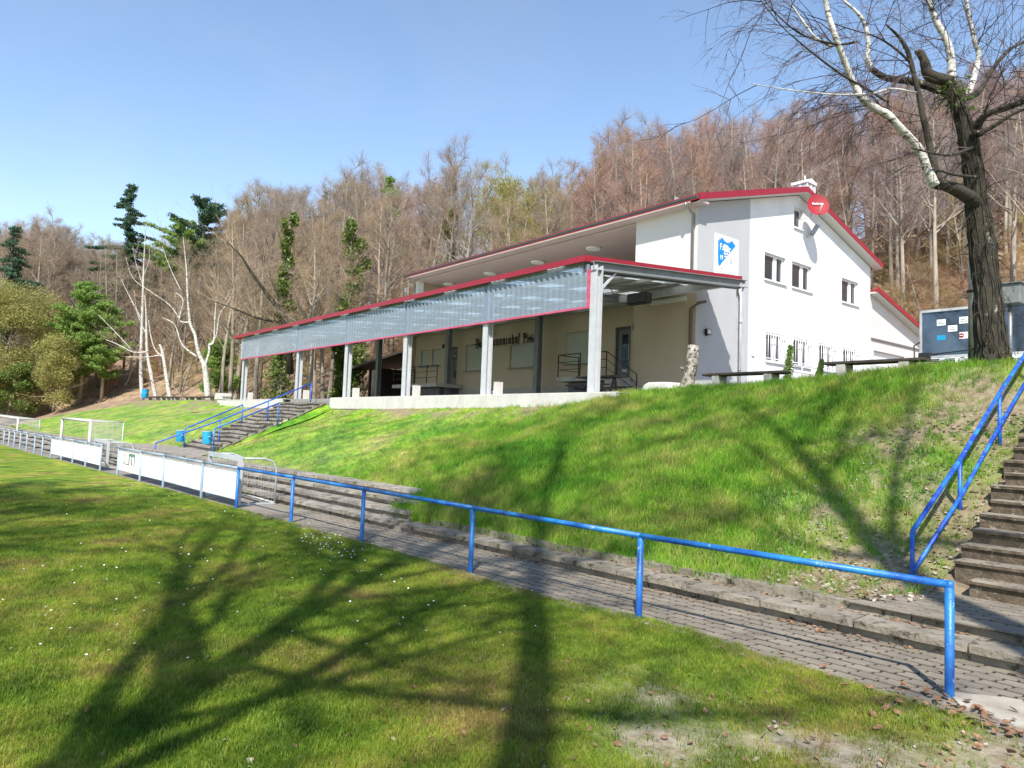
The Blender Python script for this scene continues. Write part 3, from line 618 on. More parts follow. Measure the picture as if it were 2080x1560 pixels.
def ad_board(a, b, label, gid, z0=.2, z1=.79, logo=False):
    ax, ay, bx, by = a[0], a[1]+.0, b[0], b[1]
    dx, dy = bx-ax, by-ay; L = math.hypot(dx, dy); ux, uy = dx/L, dy/L; nx, ny = -uy, ux
    if ny > 0: nx, ny = -nx, -ny
    g = .07
    t = thing('advertising_board', (ax, ay, 0), label, 'advertising board', gid)
    def P(u, v, n): return (ax+ux*u+nx*n, ay+uy*u+ny*n, v)
    mb = MB(); mb.hexa([P(g, z0, -.012), P(L-g, z0, -.012), P(g, z0, .0), P(L-g, z0, .0), P(g, z1, -.012), P(L-g, z1, -.012), P(g, z1, 0), P(L-g, z1, 0)]); mb.build('panel', M['board_white'], t)
    for (v0, v1) in ((z0-.02, z0), (z1, z1+.02)):
        mb = MB(); mb.hexa([P(g-.01, v0, -.02), P(L-g+.01, v0, -.02), P(g-.01, v0, .008), P(L-g+.01, v0, .008), P(g-.01, v1, -.02), P(L-g+.01, v1, -.02), P(g-.01, v1, .008), P(L-g+.01, v1, .008)]); mb.build('edge_strip', M['galv'], t)
    if logo:
        W_ = L-2*g; Hh = z1-z0
        def R(u0, u1, v0, v1, m, n=.003):
            mb = MB(); k = n; mb.quad(P(g+u0*W_, z0+v0*Hh, k), P(g+u1*W_, z0+v0*Hh, k), P(g+u1*W_, z0+v1*Hh, k), P(g+u0*W_, z0+v1*Hh, k)); return mb.build('logo', M[m], t)
        # viewer's left is the larger u here
        s = lambda a, b: (a, b)
        for (a0, a1, v0, v1, m) in [(.50, .76, .80, .95, 'green_ink'), (.50, .535, .42, .82, 'grey_ink'), (.60, .64, .34, .80, 'ink'), (.72, .755, .34, .80, 'ink'), (.475, .505, .34, .93, 'ink'), (.24, .50, .34, .385, 'ink'), (.24, .262, .34, .92, 'ink'), (.30, .314, .48, .92, 'ink'), (.36, .374, .48, .92, 'ink'), (.42, .434, .48, .92, 'ink'), (.27, .33, .44, .47, 'ink'), (.37, .43, .44, .47, 'ink')]: R(a0, a1, v0, v1, m)
        Mx = Matrix(((ux, 0, nx, 0), (uy, 0, ny, 0), (0, 1, 0, 0), (0, 0, 0, 1)))
        rg = random.Random(5)
        for row, (u0, u1, v, hh) in enumerate([(.22, .46, .24, .05), (.50, .78, .20, .06), (.26, .44, .15, .04), (.04, .20, .78, .05), (.03, .2, .66, .05), (.05, .2, .54, .05)]):
            u = u0
            while u < u1: w = rg.uniform(.012, .03); R(u, u+w, v, v+hh*rg.uniform(.6, 1), 'grey_ink', .0035); u += w+rg.uniform(.006, .016)
    return t
mid = [R_[9], R_[8], R_[7], R_[6], R_[5]]
bl = ['white advertising board with grey and green W M logo at the pitch entrance', 'plain white board right of the logo board on the railing', 'plain white board third from the entrance, above tall grass tufts', 'largest plain white board next to the first bright blue post']
for k in range(4): ad_board(mid[k], mid[k+1], bl[k], 'white boards on the railing', logo=(k == 0), z0=.2 if k else .2)
ll = ['plain white board ending at the left side of the pitch entrance', 'plain white board second from the left side of the entrance', 'plain white board in front of the small net goal', 'farthest plain white board on the bleached railing']
for k in range(4): ad_board(L_[k+1], L_[k], ll[k], 'white boards on the railing')

# ================================================================ HANDRAILS, STEPS
def handrail(name, posts, label, m, low=None, ext0=None, ext1=None, r=.024, start_curve=True):
    """posts: (x, y, zbase, ztop)"""
    t = thing('handrail', (posts[0][0], posts[0][1], posts[0][2]), label, 'handrail', 'blue handrails on the outdoor steps')
    for (x, y, z0, z1) in posts: MB().tube([(x, y, z0-.15), (x, y, z1)], [r, r], 10).build('post', M[m], t)
    pts = [Vector((x, y, z1)) for x, y, z0, z1 in posts]
    if ext1: pts.append(Vector(ext1))
    d = (pts[1]-pts[0]).normalized(); pts = [pts[0]+Vector((0, 0, -.02)), pts[0]+d*.05+Vector((0, 0, .015))]+pts[1:]
    MB().tube(pts, r*1.1, 10).build('rail', M[m], t)
    if low: MB().tube(low, r*.95, 10).build('lower_rail', M[m], t)
    return t
hx = -3.75
g = handrail('handrail', [(hx, 9.5, .33, .9), (hx, 11.05, .98, 1.80), (hx, 12.65, 2.0, 2.82), (hx, 14.2, 3.0, 3.72)], 'bright blue double handrail climbing beside the dark concrete steps on the right', 'blue_stair',
    low=[(hx, 9.52, .42), (hx, 11.05, 1.28), (hx, 12.65, 2.32), (hx, 15.0, 3.75)], ext1=(hx, 15.2, 4.35), r=.028)
# right-hand steps
st = thing('concrete_steps', (-2.4, 9.4, .27), 'broad dirty concrete steps rising to the right of the grass bank', 'steps', 'outdoor flights of steps')
rg = random.Random(2)
for k in range(18):
    y = 9.4+.287*k; z1 = .45+.172*k; xl = -3.40+.16*(k % 2)*.3+rg.uniform(-.05, .05) if k else -3.1
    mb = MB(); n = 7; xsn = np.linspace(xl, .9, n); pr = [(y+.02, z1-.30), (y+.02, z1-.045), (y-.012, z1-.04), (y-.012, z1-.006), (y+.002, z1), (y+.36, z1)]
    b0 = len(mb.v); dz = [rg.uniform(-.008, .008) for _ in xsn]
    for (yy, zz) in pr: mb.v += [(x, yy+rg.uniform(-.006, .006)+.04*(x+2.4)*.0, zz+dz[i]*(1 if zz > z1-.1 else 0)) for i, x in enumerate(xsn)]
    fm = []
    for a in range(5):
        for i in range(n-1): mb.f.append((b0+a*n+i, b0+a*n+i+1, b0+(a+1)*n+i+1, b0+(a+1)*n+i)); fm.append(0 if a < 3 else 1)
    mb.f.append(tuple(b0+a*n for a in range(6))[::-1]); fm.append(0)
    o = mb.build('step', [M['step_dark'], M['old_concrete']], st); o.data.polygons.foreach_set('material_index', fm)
# side fill of earth left and right of the steps
mb = MB()
for a in np.arange(8.5, 14.9, .4): mb.quad((-3.55, a, float(bank(-3.55, a))-.01), (-3.0, a, .20+max(0, a-9.4)*.6-.08), (-3.0, a+.4, .20+max(0, a-9.0)*.6-.08), (-3.55, a+.4, float(bank(-3.55, a+.4))-.01))
o = mb.build('step_side_earth', M['earth']); tag(o, kind='structure')
mb = MB(); mb.hexa([(.9, 9.3, -.1), (8, 9.3, -.1), (.9, 14.8, -.1), (8, 14.8, -.1), (.9, 9.3, .4), (8, 9.3, .5), (.9, 14.8, 3.6), (8, 14.8, 3.6)]); o = mb.build('side_slope', M['earth']); tag(o, kind='structure')

# left-hand steps
sx0, sx1 = -34.5, -29.9
st = thing('concrete_steps', (-32.2, 9, .6), 'long pale concrete steps climbing the bank to the canopy on the left', 'steps', 'outdoor flights of steps')
N_ = 14
for k in range(N_):
    y = 8.95+.335*k; z1 = .70+.157*(k+.55)+.0
    a0 = sx0+rg.uniform(-.05, .05); mb = MB(); n = 9; xsn = np.linspace(a0, sx1+rg.uniform(-.1, .1), n); b0 = len(mb.v)
    wob = [rg.uniform(-.02, .02)+.02*math.sin(i*.9+k) for i in range(n)]
    for (yy, zz) in [(y+.05, z1-.2), (y+.05, z1-.075), (y-.02, z1-.07), (y-.02, z1), (y+.4, z1)]: mb.v += [(x, yy, zz+wob[i]) for i, x in enumerate(xsn)]
    for a in range(4):
        for i in range(n-1): mb.f.append((b0+a*n+i, b0+a*n+i+1, b0+(a+1)*n+i+1, b0+(a+1)*n+i))
    mb.f.append(tuple(b0+a*n for a in range(5))[::-1]); mb.f.append(tuple(b0+a*n+n-1 for a in range(5)))
    mb.build('step', M['weathered'], st)
mb = MB()
for a in np.arange(8.9, 13.7, .4):
    zc_ = .55+(a-8.95)*.47; zd = .55+(a+.4-8.95)*.47
    for (xa, xb) in ((sx0-.6, sx0+.1), (sx1-.1, sx1+.6)):
        xo = xa if xa < sx0 else xb; xi = xb if xa < sx0 else xa
        mb.quad((xo, a, float(bank(xo, a))+.03), (xi, a, zc_), (xi, a+.4, zd), (xo, a+.4, float(bank(xo, a+.4))+.03))
o = mb.build('step_side_turf', M['bank']); tag(o, kind='structure')
def szl(y): return .72+(y-8.95)*.468
handrail('h', [(-33.6, 8.8, .62, 1.42), (-33.6, 11.25, szl(11.25), szl(11.25)+.82)], 'short blue handrail with a bin on its lower post, left of the long steps', 'blue_stair', r=.027)
handrail('h', [(-31.2, 7.1, .5, .86), (-31.2, 9.55, szl(9.5), 1.87), (-31.2, 11.55, szl(11.5), 2.79), (-31.2, 13.5, 2.9, 3.71)], 'longest blue handrail running the whole length of the pale steps', 'blue_stair', r=.027)
handrail('h', [(-29.6, 8.85, .7, 1.51), (-29.6, 11.4, szl(11.4), 2.68)], 'blue handrail with an open-topped bin on its lower post, right of the long steps', 'blue_stair', r=.027)
def bin_(x, y, z, label, tilt=0, h=.5, r=.19):
    t = thing('litter_bin', (x, y, z), label, 'litter bin', 'blue litter bins')
    mb = MB(); mb.tube([(x, y, z), (x, y, z+.02), (x+tilt*.5, y, z+h*.6), (x+tilt, y, z+h)], [r*.86, r*.9, r*.97, r], 16, cap=False); mb.build('body', M['bin_blue'], t)
    MB().disc((x, y, z+.01), (0, 0, -1), r*.88).build('base', M['bin_blue'], t)
    mb = MB()
    for k in range(16):
        a, b = 2*math.pi*k/16, 2*math.pi*(k+1)/16; mb.bar((x+tilt+math.cos(a)*r, y+math.sin(a)*r, z+h), (x+tilt+math.cos(b)*r, y+math.sin(b)*r, z+h), .025, .03)
    mb.build('rim', M['galv'] if tilt else M['bin_blue'], t)
    MB().box(x+r*.2, x+r+.05, y-.03, y+.03, z+h*.55, z+h*.62).build('bracket', M['galv'], t)
bin_(-33.85, 8.7, .85, 'blue litter bin hanging on the handrail left of the pale steps', .03)
bin_(-29.65, 8.62, .92, 'blue litter bin with white rim on the handrail right of the pale steps', -.06)
bb_ = on(294, 812, 'y', 15); bin_(bb_[0], bb_[1], bb_[2]+.15, 'far blue litter bin standing at the foot of the tallest birch', 0, .8, .3)

# ================================================================ CANOPY TERRACE
wl = thing('terrace_wall', (-28, 13.8, 2.6), 'low pale concrete block wall edging the terrace under the canopy', 'wall')
wb = []
for q in range(3):
    mb = MB(); mb.box(-.245, .245, -.13, .13, 0, .46); wb.append(mb.mesh('block', M['wallblock']))
x = -12.86; k = 0
while x > -45.2:
    if not (-34.9 < x < -29.4) :
        for row in range(1):
            o = bpy.data.objects.new('block', wb[k % 3]); COL.objects.link(o); o.parent = wl; o.location = (x+28, 13.82-13.8+random.uniform(-.004, .004), 2.56-2.6-(.01 if x < -36 else 0)); k += 1
    x -= .5
mb = MB(); mb.box(-45.2, -34.7, 13.7, 13.97, 3.021, 3.05); mb.box(-29.6, -12.6, 13.7, 13.97, 3.021, 3.05); mb.build('coping', M['wallblock'], wl)
mb = MB()
for k in range(6): mb.box(-12.7, -12.44, 13.96+k*.5, 14.44+k*.5, 2.56, 3.05)
mb.build('return_wall', M['wallblock'], wl)
mb = MB(); mb.box(-45.2, -34.7, 13.88, 13.95, 2.3, 3.02); mb.box(-29.6, -12.6, 13.88, 13.95, 2.3, 3.02); mb.build('footing', M['joint'], wl)

can = thing('terrace_canopy', (-28, 14.1, 3.03), 'long steel canopy with red edge and clear corrugated sheets along the club house front', 'canopy')
YF, YK, XR, XL = 13.8, 21.4, -14.0, -43.5
def zroof(y): return 6.85+(y-YF)/(YK-YF)*.66
XP = [-13.8, -18.72, -23.82, -28.84, -34.18, -42.16]
def hprofile(x, y, z0, z1, w=.17, t=.018, m='galv', name='post', par=None):
    mb = MB(); mb.box(x-w/2, x+w/2, y-w/2, y-w/2+t, z0, z1); mb.box(x-w/2, x+w/2, y+w/2-t, y+w/2, z0, z1); mb.box(x-t/2, x+t/2, y-w/2+t, y+w/2-t, z0+.001, z1-.001)
    return mb.build(name, M[m], par or can)
for k, x in enumerate(XP):
    hprofile(x, 14.1, 3.03, zroof(14.1)-.28, w=.245, t=.03)
    if k: MB().box(x+.16, x+.34, 14.3, 14.55, 3.03, 3.5).build('footing_block', M['wallblock'], can)
for x in (-23.35, -30.3, -37.6): hprofile(x, 20.35, 3.03, zroof(20.3)-.28, w=.26, t=.03, m='mid_steel')
hprofile(-13.8, 21.05, 3.2, zroof(21)-.28, w=.2, t=.03)
for x in XP+[-16.7+0.0]:
    if x == -16.7: continue
    mb = MB(); h = .26
    for (dx0, dx1, dz0, dz1) in ((-.1, .1, -.02, 0), (-.1, .1, -h, -h+.02), (-.01, .01, -h+.02, -.02)):
        mb.hexa([(x+dx0, YF+.15, zroof(YF+.15)-.16+dz0), (x+dx1, YF+.15, zroof(YF+.15)-.16+dz0), (x+dx0, YK-.1, zroof(YK-.1)-.16+dz0), (x+dx1, YK-.1, zroof(YK-.1)-.16+dz0),
                 (x+dx0, YF+.15, zroof(YF+.15)-.16+dz1), (x+dx1, YF+.15, zroof(YF+.15)-.16+dz1), (x+dx0, YK-.1, zroof(YK-.1)-.16+dz1), (x+dx1, YK-.1, zroof(YK-.1)-.16+dz1)])
    mb.build('cross_beam', M['mid_steel'], can)
    mb = MB(); mb.bar((x, 14.2, zroof(14.2)-1.0), (x, 14.85, zroof(14.85)-.42), .06, .06); mb.build('brace', M['galv'], can)
for k in range(6):
    y = YF+.45+k*1.35; z = zroof(y)-.1
    mb = MB(); mb.box(XL+.15, XR-.1, y-.045, y+.045, z-.07, z+.03); mb.build('purlin', M['galv'], can)
mb = MB(); mb.box(XL+.2, XR-.12, 20.30, 20.44, zroof(20.3)-.42, zroof(20.3)-.16); mb.build('wall_beam', M['galv'], can)
# roof sheet: trapezoid corrugation running down the slope, with translucent roof lights
def roofsheet(name, x0, x1, y0, y1, m, dz=0, pitch=.25):
    mb = MB(); x = x0
    while x < x1-1e-6:
        xe = min(x+pitch, x1); w = xe-x
        pr = [(x, 0), (x+w*.55, 0), (x+w*.65, .035), (x+w*.9, .035), (xe, 0)]
        for (a, za), (b, zb) in zip(pr, pr[1:]):
            mb.quad((a, y0, zroof(y0)-.055+za+dz), (b, y0, zroof(y0)-.055+zb+dz), (b, y1, zroof(y1)-.055+zb+dz), (a, y1, zroof(y1)-.055+za+dz))
        x = xe
    return mb.build(name, m, can)
edges = [XL+.03]; lights = []
for k in range(10):
    a = -41.2+k*2.8; lights.append((a, a+.75))
x = XL+.03
for a, b in lights:
    roofsheet('roof_sheet', x, a, YF+.02, YK-.02, M['sheet']); 
    roofsheet('rooflight', a, b, YF+.02, YK-.02, M['rooflight']); x = b
roofsheet('roof_sheet', x, XR-.02, YF+.02, YK-.02, M['sheet'])
mb = MB(); mb.box(XL, XR, YF-.03, YF, zroof(YF)-.15, zroof(YF)+.02); mb.build('red_fascia', M['red'], can)
for (xx, nm) in ((XR, 1), (XL-.03, 0)):
    mb = MB(); mb.hexa([(xx, YF-.03, zroof(YF)-.15), (xx+.03, YF-.03, zroof(YF)-.15), (xx, YK, zroof(YK)-.15), (xx+.03, YK, zroof(YK)-.15), (xx, YF-.03, zroof(YF)+.022), (xx+.03, YF-.03, zroof(YF)+.022), (xx, YK, zroof(YK)+.022), (xx+.03, YK, zroof(YK)+.022)]); mb.build('red_fascia', M['red'], can)
mb = MB(); mb.hexa([(XR-.14, YF+.1, zroof(YF)-.42), (XR-.02, YF+.1, zroof(YF)-.42), (XR-.14, YK, zroof(YK)-.42), (XR-.02, YK, zroof(YK)-.42), (XR-.14, YF+.1, zroof(YF)-.155), (XR-.02, YF+.1, zroof(YF)-.155), (XR-.14, YK, zroof(YK)-.155), (XR-.02, YK, zroof(YK)-.155)]); mb.build('end_beam', M['dark_steel'], can)
# clear corrugated apron sheets between the roof edge and the pink trim
YP = 13.96
bays = [-13.95]+XP[1:-1]+[-42.35]
for a, b in zip(bays[1:], bays):
    mb = MB(); x = a; p = .25
    while x < b-1e-6:
        xe = min(x+p, b); w = xe-x; pr = [(x, 0), (x+w*.3, 0), (x+w*.5, .05), (x+w*.8, .05), (xe, 0)]
        for (u, du), (v, dv) in zip(pr, pr[1:]): mb.quad((u, YP-du, 5.46), (v, YP-dv, 5.46), (v, YP-dv, 6.64), (u, YP-du, 6.64))
        x = xe
    mb.build('clear_sheet', M['poly'], can)
mb = MB(); mb.box(-42.4, -13.93, YP-.05, YP+.03, 5.40, 5.455); mb.build('trim_rail', M['pink'], can)
mb = MB(); mb.box(-13.99, -13.94, YP-.05, YP+.03, 5.46, 6.5); mb.build('trim_rail', M['pink'], can)
mb = MB(); mb.box(-42.4, -42.35, YP-.05, YP+.03, 5.46, 6.5); mb.build('trim_rail', M['galv'], can)
mb = MB(); mb.tube([(-42.3, YP+.09, 6.1), (-14, YP+.09, 6.1)], .028, 6); mb.tube([(-42.3, YP+.09, 5.5), (-14, YP+.09, 5.5)], .03, 6); mb.build('sheet_rail', M['galv'], can)
for (a, b, c, d) in ((-13.9, 14.3, -18.7, 20.2), (-18.7, 14.3, -13.9, 20.2), (-18.7, 14.3, -23.8, 20.2), (-23.8, 14.3, -28.8, 20.2)):
    MB().tube([(a, b, zroof(b)-.30), (c, d, zroof(d)-.30)], .014, 5).build('wind_brace', M['dark_steel'], can)
hs = thing('heater', (-16.6, 19.2, 6.6), 'black box speaker hanging under the right end of the canopy', 'loudspeaker')
MB().box(-17.1, -16.2, 19.0, 19.35, 6.55, 6.93).build('housing', M['black'], hs, .03); MB().box(-17.06, -16.24, 18.985, 19.0, 6.59, 6.89).build('grille', M['dark_steel'], hs); hs.name = 'loudspeaker'
dp = thing('downpipe', (-13.62, 20.85, 3.2), 'slim white downpipe at the rear right corner post of the canopy', 'downpipe')
MB().tube([(-13.66, 20.86, 3.15), (-13.66, 20.86, 6.7), (-13.75, 20.9, 6.95), (-13.8, 21.1, 7.05)], .045, 10).build('pipe', M['galv'], dp)
for z in (4.2, 5.8): MB().tube([(-13.66, 20.86, z), (-13.66, 20.86, z+.05)], .055, 10).build('clip', M['zinc'], dp)
# small things on the terrace
tb = thing('bench_table', (-16.2, 17.2, 3.03), 'dark table with two side benches under the canopy near the door steps', 'table')
for (y0, y1, z) in ((16.9, 17.5, 3.78), (16.45, 16.7, 3.48), (17.7, 17.95, 3.48)): MB().box(-17.4, -15.6, y0, y1, z, z+.05).build('board', M['wood_dark'], tb)
for x in (-17.1, -15.9):
    MB().box(x-.04, x+.04, 16.5, 17.9, 3.36, 3.44).build('leg', M['wood_dark'], tb); MB().bar((x, 16.95, 3.03), (x, 17.2, 3.78), .07, .07).build('leg', M['wood_dark'], tb); MB().bar((x, 17.45, 3.03), (x, 17.2, 3.78), .07, .07).build('leg', M['wood_dark'], tb)
pt = on(1000, 803, 'y', 14.6); t = thing('garden_tap', (pt[0], 14.6, 3.05), 'small grey hose reel lying on the terrace wall beside the third post', 'hose reel')
MB().tube([(pt[0]-.12, 14.6, 3.16), (pt[0]+.2, 14.6, 3.16)], .09, 14).build('drum', M['galv'], t); MB().tube([(pt[0]-.14, 14.6, 3.16), (pt[0]-.1, 14.6, 3.16)], .13, 14).build('flange', M['black'], t); t.name = 'hose_reel'
t = thing('block_stack', (-45.3, 14.1, 3), 'small stack of white concrete blocks at the left end of the terrace wall', 'block stack')
for (a, b, c) in ((-46.3, -45.2, 2.85), (-46.9, -45.5, 3.1), (-46.8, -45.4, 3.28)): MB().box(a, b, 13.9, 14.5, c, c+.2).build('block', M['wallblock'], t, .02)
# ================================================================ CLUB HOUSE
GX, FYW = -15.5, 20.9
RX = -15.1; RIDGE = (27.75, 12.47); EF = (20.45, 10.44); EB = (34.75, 10.45)
def zr(y): return EF[1]+(y-EF[0])/(RIDGE[0]-EF[0])*(RIDGE[1]-EF[1]) if y < RIDGE[0] else RIDGE[1]-(y-RIDGE[0])/(EB[0]-RIDGE[0])*(RIDGE[1]-EB[1])
ch = thing('club_house', (-25, 27, 3), 'two-storey white and cream club house with red roof edge above the grass bank', 'building')
def wall(axis, v, u0, u1, z0, z1, holes, name, m, depth=.18, inn=1, top=None, splits=(), parent=None):
    """wall face on plane axis=v, outer side towards -inn; holes: (u0,u1,z0,z1) cut with reveals"""
    us = sorted(set([u0, u1]+[h[0] for h in holes]+[h[1] for h in holes]+list(splits))); zs = sorted(set([z0, z1]+[h[2] for h in holes]+[h[3] for h in holes]))
    if top:
        ex = []
        for z_ in zs:
            g_ = np.linspace(u0, u1, 400); f_ = np.array([top(q) for q in g_])-z_
            for i in np.where(f_[:-1]*f_[1:] < 0)[0]: ex.append(float(g_[i]-f_[i]*(g_[i+1]-g_[i])/(f_[i+1]-f_[i])))
        us = sorted(set(us+ex))
    def P(u, z, d=0): return (v+inn*d, u, z) if axis == 'x' else (u, v+inn*d, z)
    mb = MB()
    for a, b in zip(us, us[1:]):
        for c, d in zip(zs, zs[1:]):
            if any(h[0] <= a and b <= h[1] and h[2] <= c and d <= h[3] for h in holes): continue
            if top:
                ta, tb = top(a), top(b)
                if c >= (ta+tb)/2-1e-5: continue
                mb.quad(P(a, c), P(b, c), P(b, max(c, min(d, tb))), P(a, max(c, min(d, ta))))
            else: mb.quad(P(a, c), P(b, c), P(b, d), P(a, d))
    for (a, b, c, d) in holes:
        mb.quad(P(a, c), P(a, d), P(a, d, depth), P(a, c, depth)); mb.quad(P(b, c), P(b, d), P(b, d, depth), P(b, c, depth))
        mb.quad(P(a, d), P(b, d), P(b, d, depth), P(a, d, depth)); mb.quad(P(a, c), P(b, c), P(b, c, depth), P(a, c, depth))
    return mb.build(name, m, parent or ch)
# measured on the gable
up_w = [(25.26, 26.82), (27.33, 28.92), (31.6, 33.2)]; lo_w = [(25.46, 26.70), (27.53, 28.79), (29.65, 30.9), (31.8, 33.07)]
small = (27.43, 28.13, 10.85, 11.70)
holes = [(a, b, 8.3, 9.38) for a, b in up_w]+[(a, b, 5.05, 6.2) for a, b in lo_w]+[small]
GY0, GY1 = 20.9, 34.4; GRY = 24.2
top = lambda y: zr(y)-.22
wall('x', GX, GRY, GY1, 2.9, 12.6, holes, 'gable_wall', M['render_white'], inn=-1, depth=.2, top=top, splits=(RIDGE[0],))
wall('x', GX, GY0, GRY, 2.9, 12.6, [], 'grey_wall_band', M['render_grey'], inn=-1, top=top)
def window(y0, y1, z0, z1, bars=False, two=True):
    x = GX-.15
    w = MB()
    fr = .07
    w.box(x-.03, x+.03, y0, y0+fr, z0, z1); w.box(x-.03, x+.03, y1-fr, y1, z0, z1); w.box(x-.03, x+.03, y0+fr, y1-fr, z0, z0+fr); w.box(x-.03, x+.03, y0+fr, y1-fr, z1-fr, z1)
    if two:
        ym = y0+(y1-y0)*.60; w.box(x-.032, x+.032, ym-.075, ym+.075, z0+fr, z1-fr)
    win = w.build('window', M['pvc'], ch)
    if two:
        ym = y0+(y1-y0)*.60
        for a, b in ((y0+fr, ym-.075), (ym+.075, y1-fr)):
            for (p, q, r_, s_) in ((a, a+.045, z0+fr, z1-fr), (b-.045, b, z0+fr, z1-fr)): pass
            MB().box(x-.012, x+.0, a, b, z0+fr, z1-fr).build('pane', M['dark_glass'], win)
            m_ = MB(); m_.box(x-.02, x+.04, a+.001, a+.04, z0+fr, z1-fr); m_.box(x-.02, x+.04, b-.04, b-.001, z0+fr, z1-fr); m_.build('sash', M['pvc'], win)
    else: MB().box(x-.012, x+.0, y0+fr, y1-fr, z0+fr, z1-fr).build('pane', M['dark_glass'], win)
    MB().box(GX-.1, GX+.07, y0-.05, y1+.06, z0-.06, z0-.0).build('sill', M['pvc'], win)
    if bars:
        n = 8
        for k in range(n):
            yy = y0-.12+(y1-y0+.24)*(k+.5)/n; MB().tube([(GX+.11, yy, z0+.02), (GX+.11, yy, z1+.03)], .011, 6).build('bar', M['pvc'], win)
        for zz in (z0+.1, z1-.09):
            MB().box(GX+.085, GX+.105, y0-.16, y1+.16, zz-.018, zz+.018).build('cross_bar', M['pvc'], win)
            for yy in (y0-.14, y1+.14): MB().tube([(GX, yy, zz), (GX+.1, yy, zz)], .014, 6).build('bracket', M['pvc'], win)
for a, b in up_w: window(a, b, 8.3, 9.38)
for a, b in lo_w: window(a, b, 5.05, 6.2, True)
window(small[0], small[1], small[2], small[3], two=False)
# facade under the canopy: the right bay stands a little proud of the door wall
BX = -18.4
sh = [(-22.42, -20.9, 4.84, 6.2), (-26.25, -24.4, 4.84, 6.02), (-29.85, -28.0, 4.84, 6.17), (-34.2, -33.35, 5.24, 6.13), (-33.05, -32.2, 5.24, 6.14)]
drs = [(-19.56, -18.72, 4.13, 6.2), (-31.4, -30.6, 4.13, 6.15)]
YD = FYW+.22
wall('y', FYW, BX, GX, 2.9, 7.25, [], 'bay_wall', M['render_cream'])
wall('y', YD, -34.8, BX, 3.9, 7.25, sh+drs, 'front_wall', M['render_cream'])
mb = MB(); mb.quad((BX, FYW, 2.9), (BX, YD, 2.9), (BX, YD, 7.25), (BX, FYW, 7.25)); mb.build('bay_side', M['render_cream'], ch)
mb = MB(); mb.box(-34.82, BX-.001, YD-.03, YD+.2, 2.9, 3.9); mb.build('plinth', M['plinth'], ch)
for (a, b, z0, z1) in sh:
    win = MB().box(a, b, YD+.1, YD+.14, z0, z1).build('shutter_window', M['pvc'], ch)
    m_ = MB(); z = z0+.01; n = int((z1-z0)/.055)
    for k in range(n):
        zz = z0+(z1-z0)*k/n; h_ = (z1-z0)/n; m_.quad((a+.03, YD+.085, zz), (b-.03, YD+.085, zz), (b-.03, YD+.075, zz+h_*.5), (a+.03, YD+.075, zz+h_*.5)); m_.quad((a+.03, YD+.075, zz+h_*.5), (b-.03, YD+.075, zz+h_*.5), (b-.03, YD+.09, zz+h_*.96), (a+.03, YD+.09, zz+h_*.96))
    s_ = m_.build('shutter', M['shutter'], win); s_['kind'] = 'stuff'
    MB().box(a-.06, b+.06, YD-.1, YD+.1, z0-.07, z0-.01).build('sill', M['mid_steel'], win)
def door(a, b, z0, z1):
    d = MB().box(a, b, YD+.12, YD+.16, z0, z1).build('door', M['door'], ch)
    m_ = MB(); m_.box(a, a+.06, YD+.06, YD+.119, z0, z1); m_.box(b-.06, b, YD+.06, YD+.119, z0, z1); m_.box(a+.06, b-.06, YD+.06, YD+.119, z1-.07, z1); m_.build('frame', M['dark_steel'], d)
    MB().box(a+.3, b-.25, YD+.105, YD+.119, z0+.25, z1-.3).build('pane', M['dark_glass'], d)
    MB().tube([(b-.14, YD+.05, z0+.75), (b-.14, YD+.05, z0+1.35)], .017, 6).build('handle', M['galv'], d)
for d_ in drs: door(*d_)
# upper storey: light bay right, deep open loggia left
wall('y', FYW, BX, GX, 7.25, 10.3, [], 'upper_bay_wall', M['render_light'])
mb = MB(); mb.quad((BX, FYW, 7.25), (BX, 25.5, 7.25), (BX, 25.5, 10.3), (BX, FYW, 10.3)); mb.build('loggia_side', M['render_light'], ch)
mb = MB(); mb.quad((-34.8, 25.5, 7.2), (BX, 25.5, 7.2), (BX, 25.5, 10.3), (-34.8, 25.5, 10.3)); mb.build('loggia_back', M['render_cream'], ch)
mb = MB(); mb.box(-34.8, BX, 20.95, 25.5, 7.0, 7.2); mb.build('loggia_floor', M['plinth'], ch)
mb = MB(); mb.box(-34.85, BX-.01, 20.9, 25.5, 10.12, 10.2); mb.build('loggia_soffit', M['soffit'], ch)
mb = MB(); mb.prism([(20.95, 7.2), (21.35, 7.2), (21.35, 10.12), (20.95, 10.12)], -35.0, 'x', -34.6); mb.build('corner_pillar', M['render_white'], ch)
# end and rear walls
mb = MB(); mb.prism([(20.9, 2.9), (34.4, 2.9), (34.4, 10.3), (27.75, 12.3), (20.9, 10.3)], -34.95, 'x', -34.8); mb.build('far_end_wall', M['render_cream'], ch)
mb = MB(); mb.box(-34.8, -15.52, 34.2, 34.4, 2.9, 10.35); mb.build('rear_wall', M['render_white'], ch)
mb = MB(); mb.box(-34.7, -15.8, 22.4, 34.1, 2.95, 3.2); mb.box(-34.7, -15.75, 21.4, 34.1, 7.0, 7.05); mb.build('inner_floor', M['plinth'], ch)
mb = MB()
for x in (-16.9,): mb.quad((x, 21.3, 3), (x, 34.1, 3), (x, 34.1, 11), (x, 21.3, 11))
mb.build('inner_wall', M['plinth'], ch)
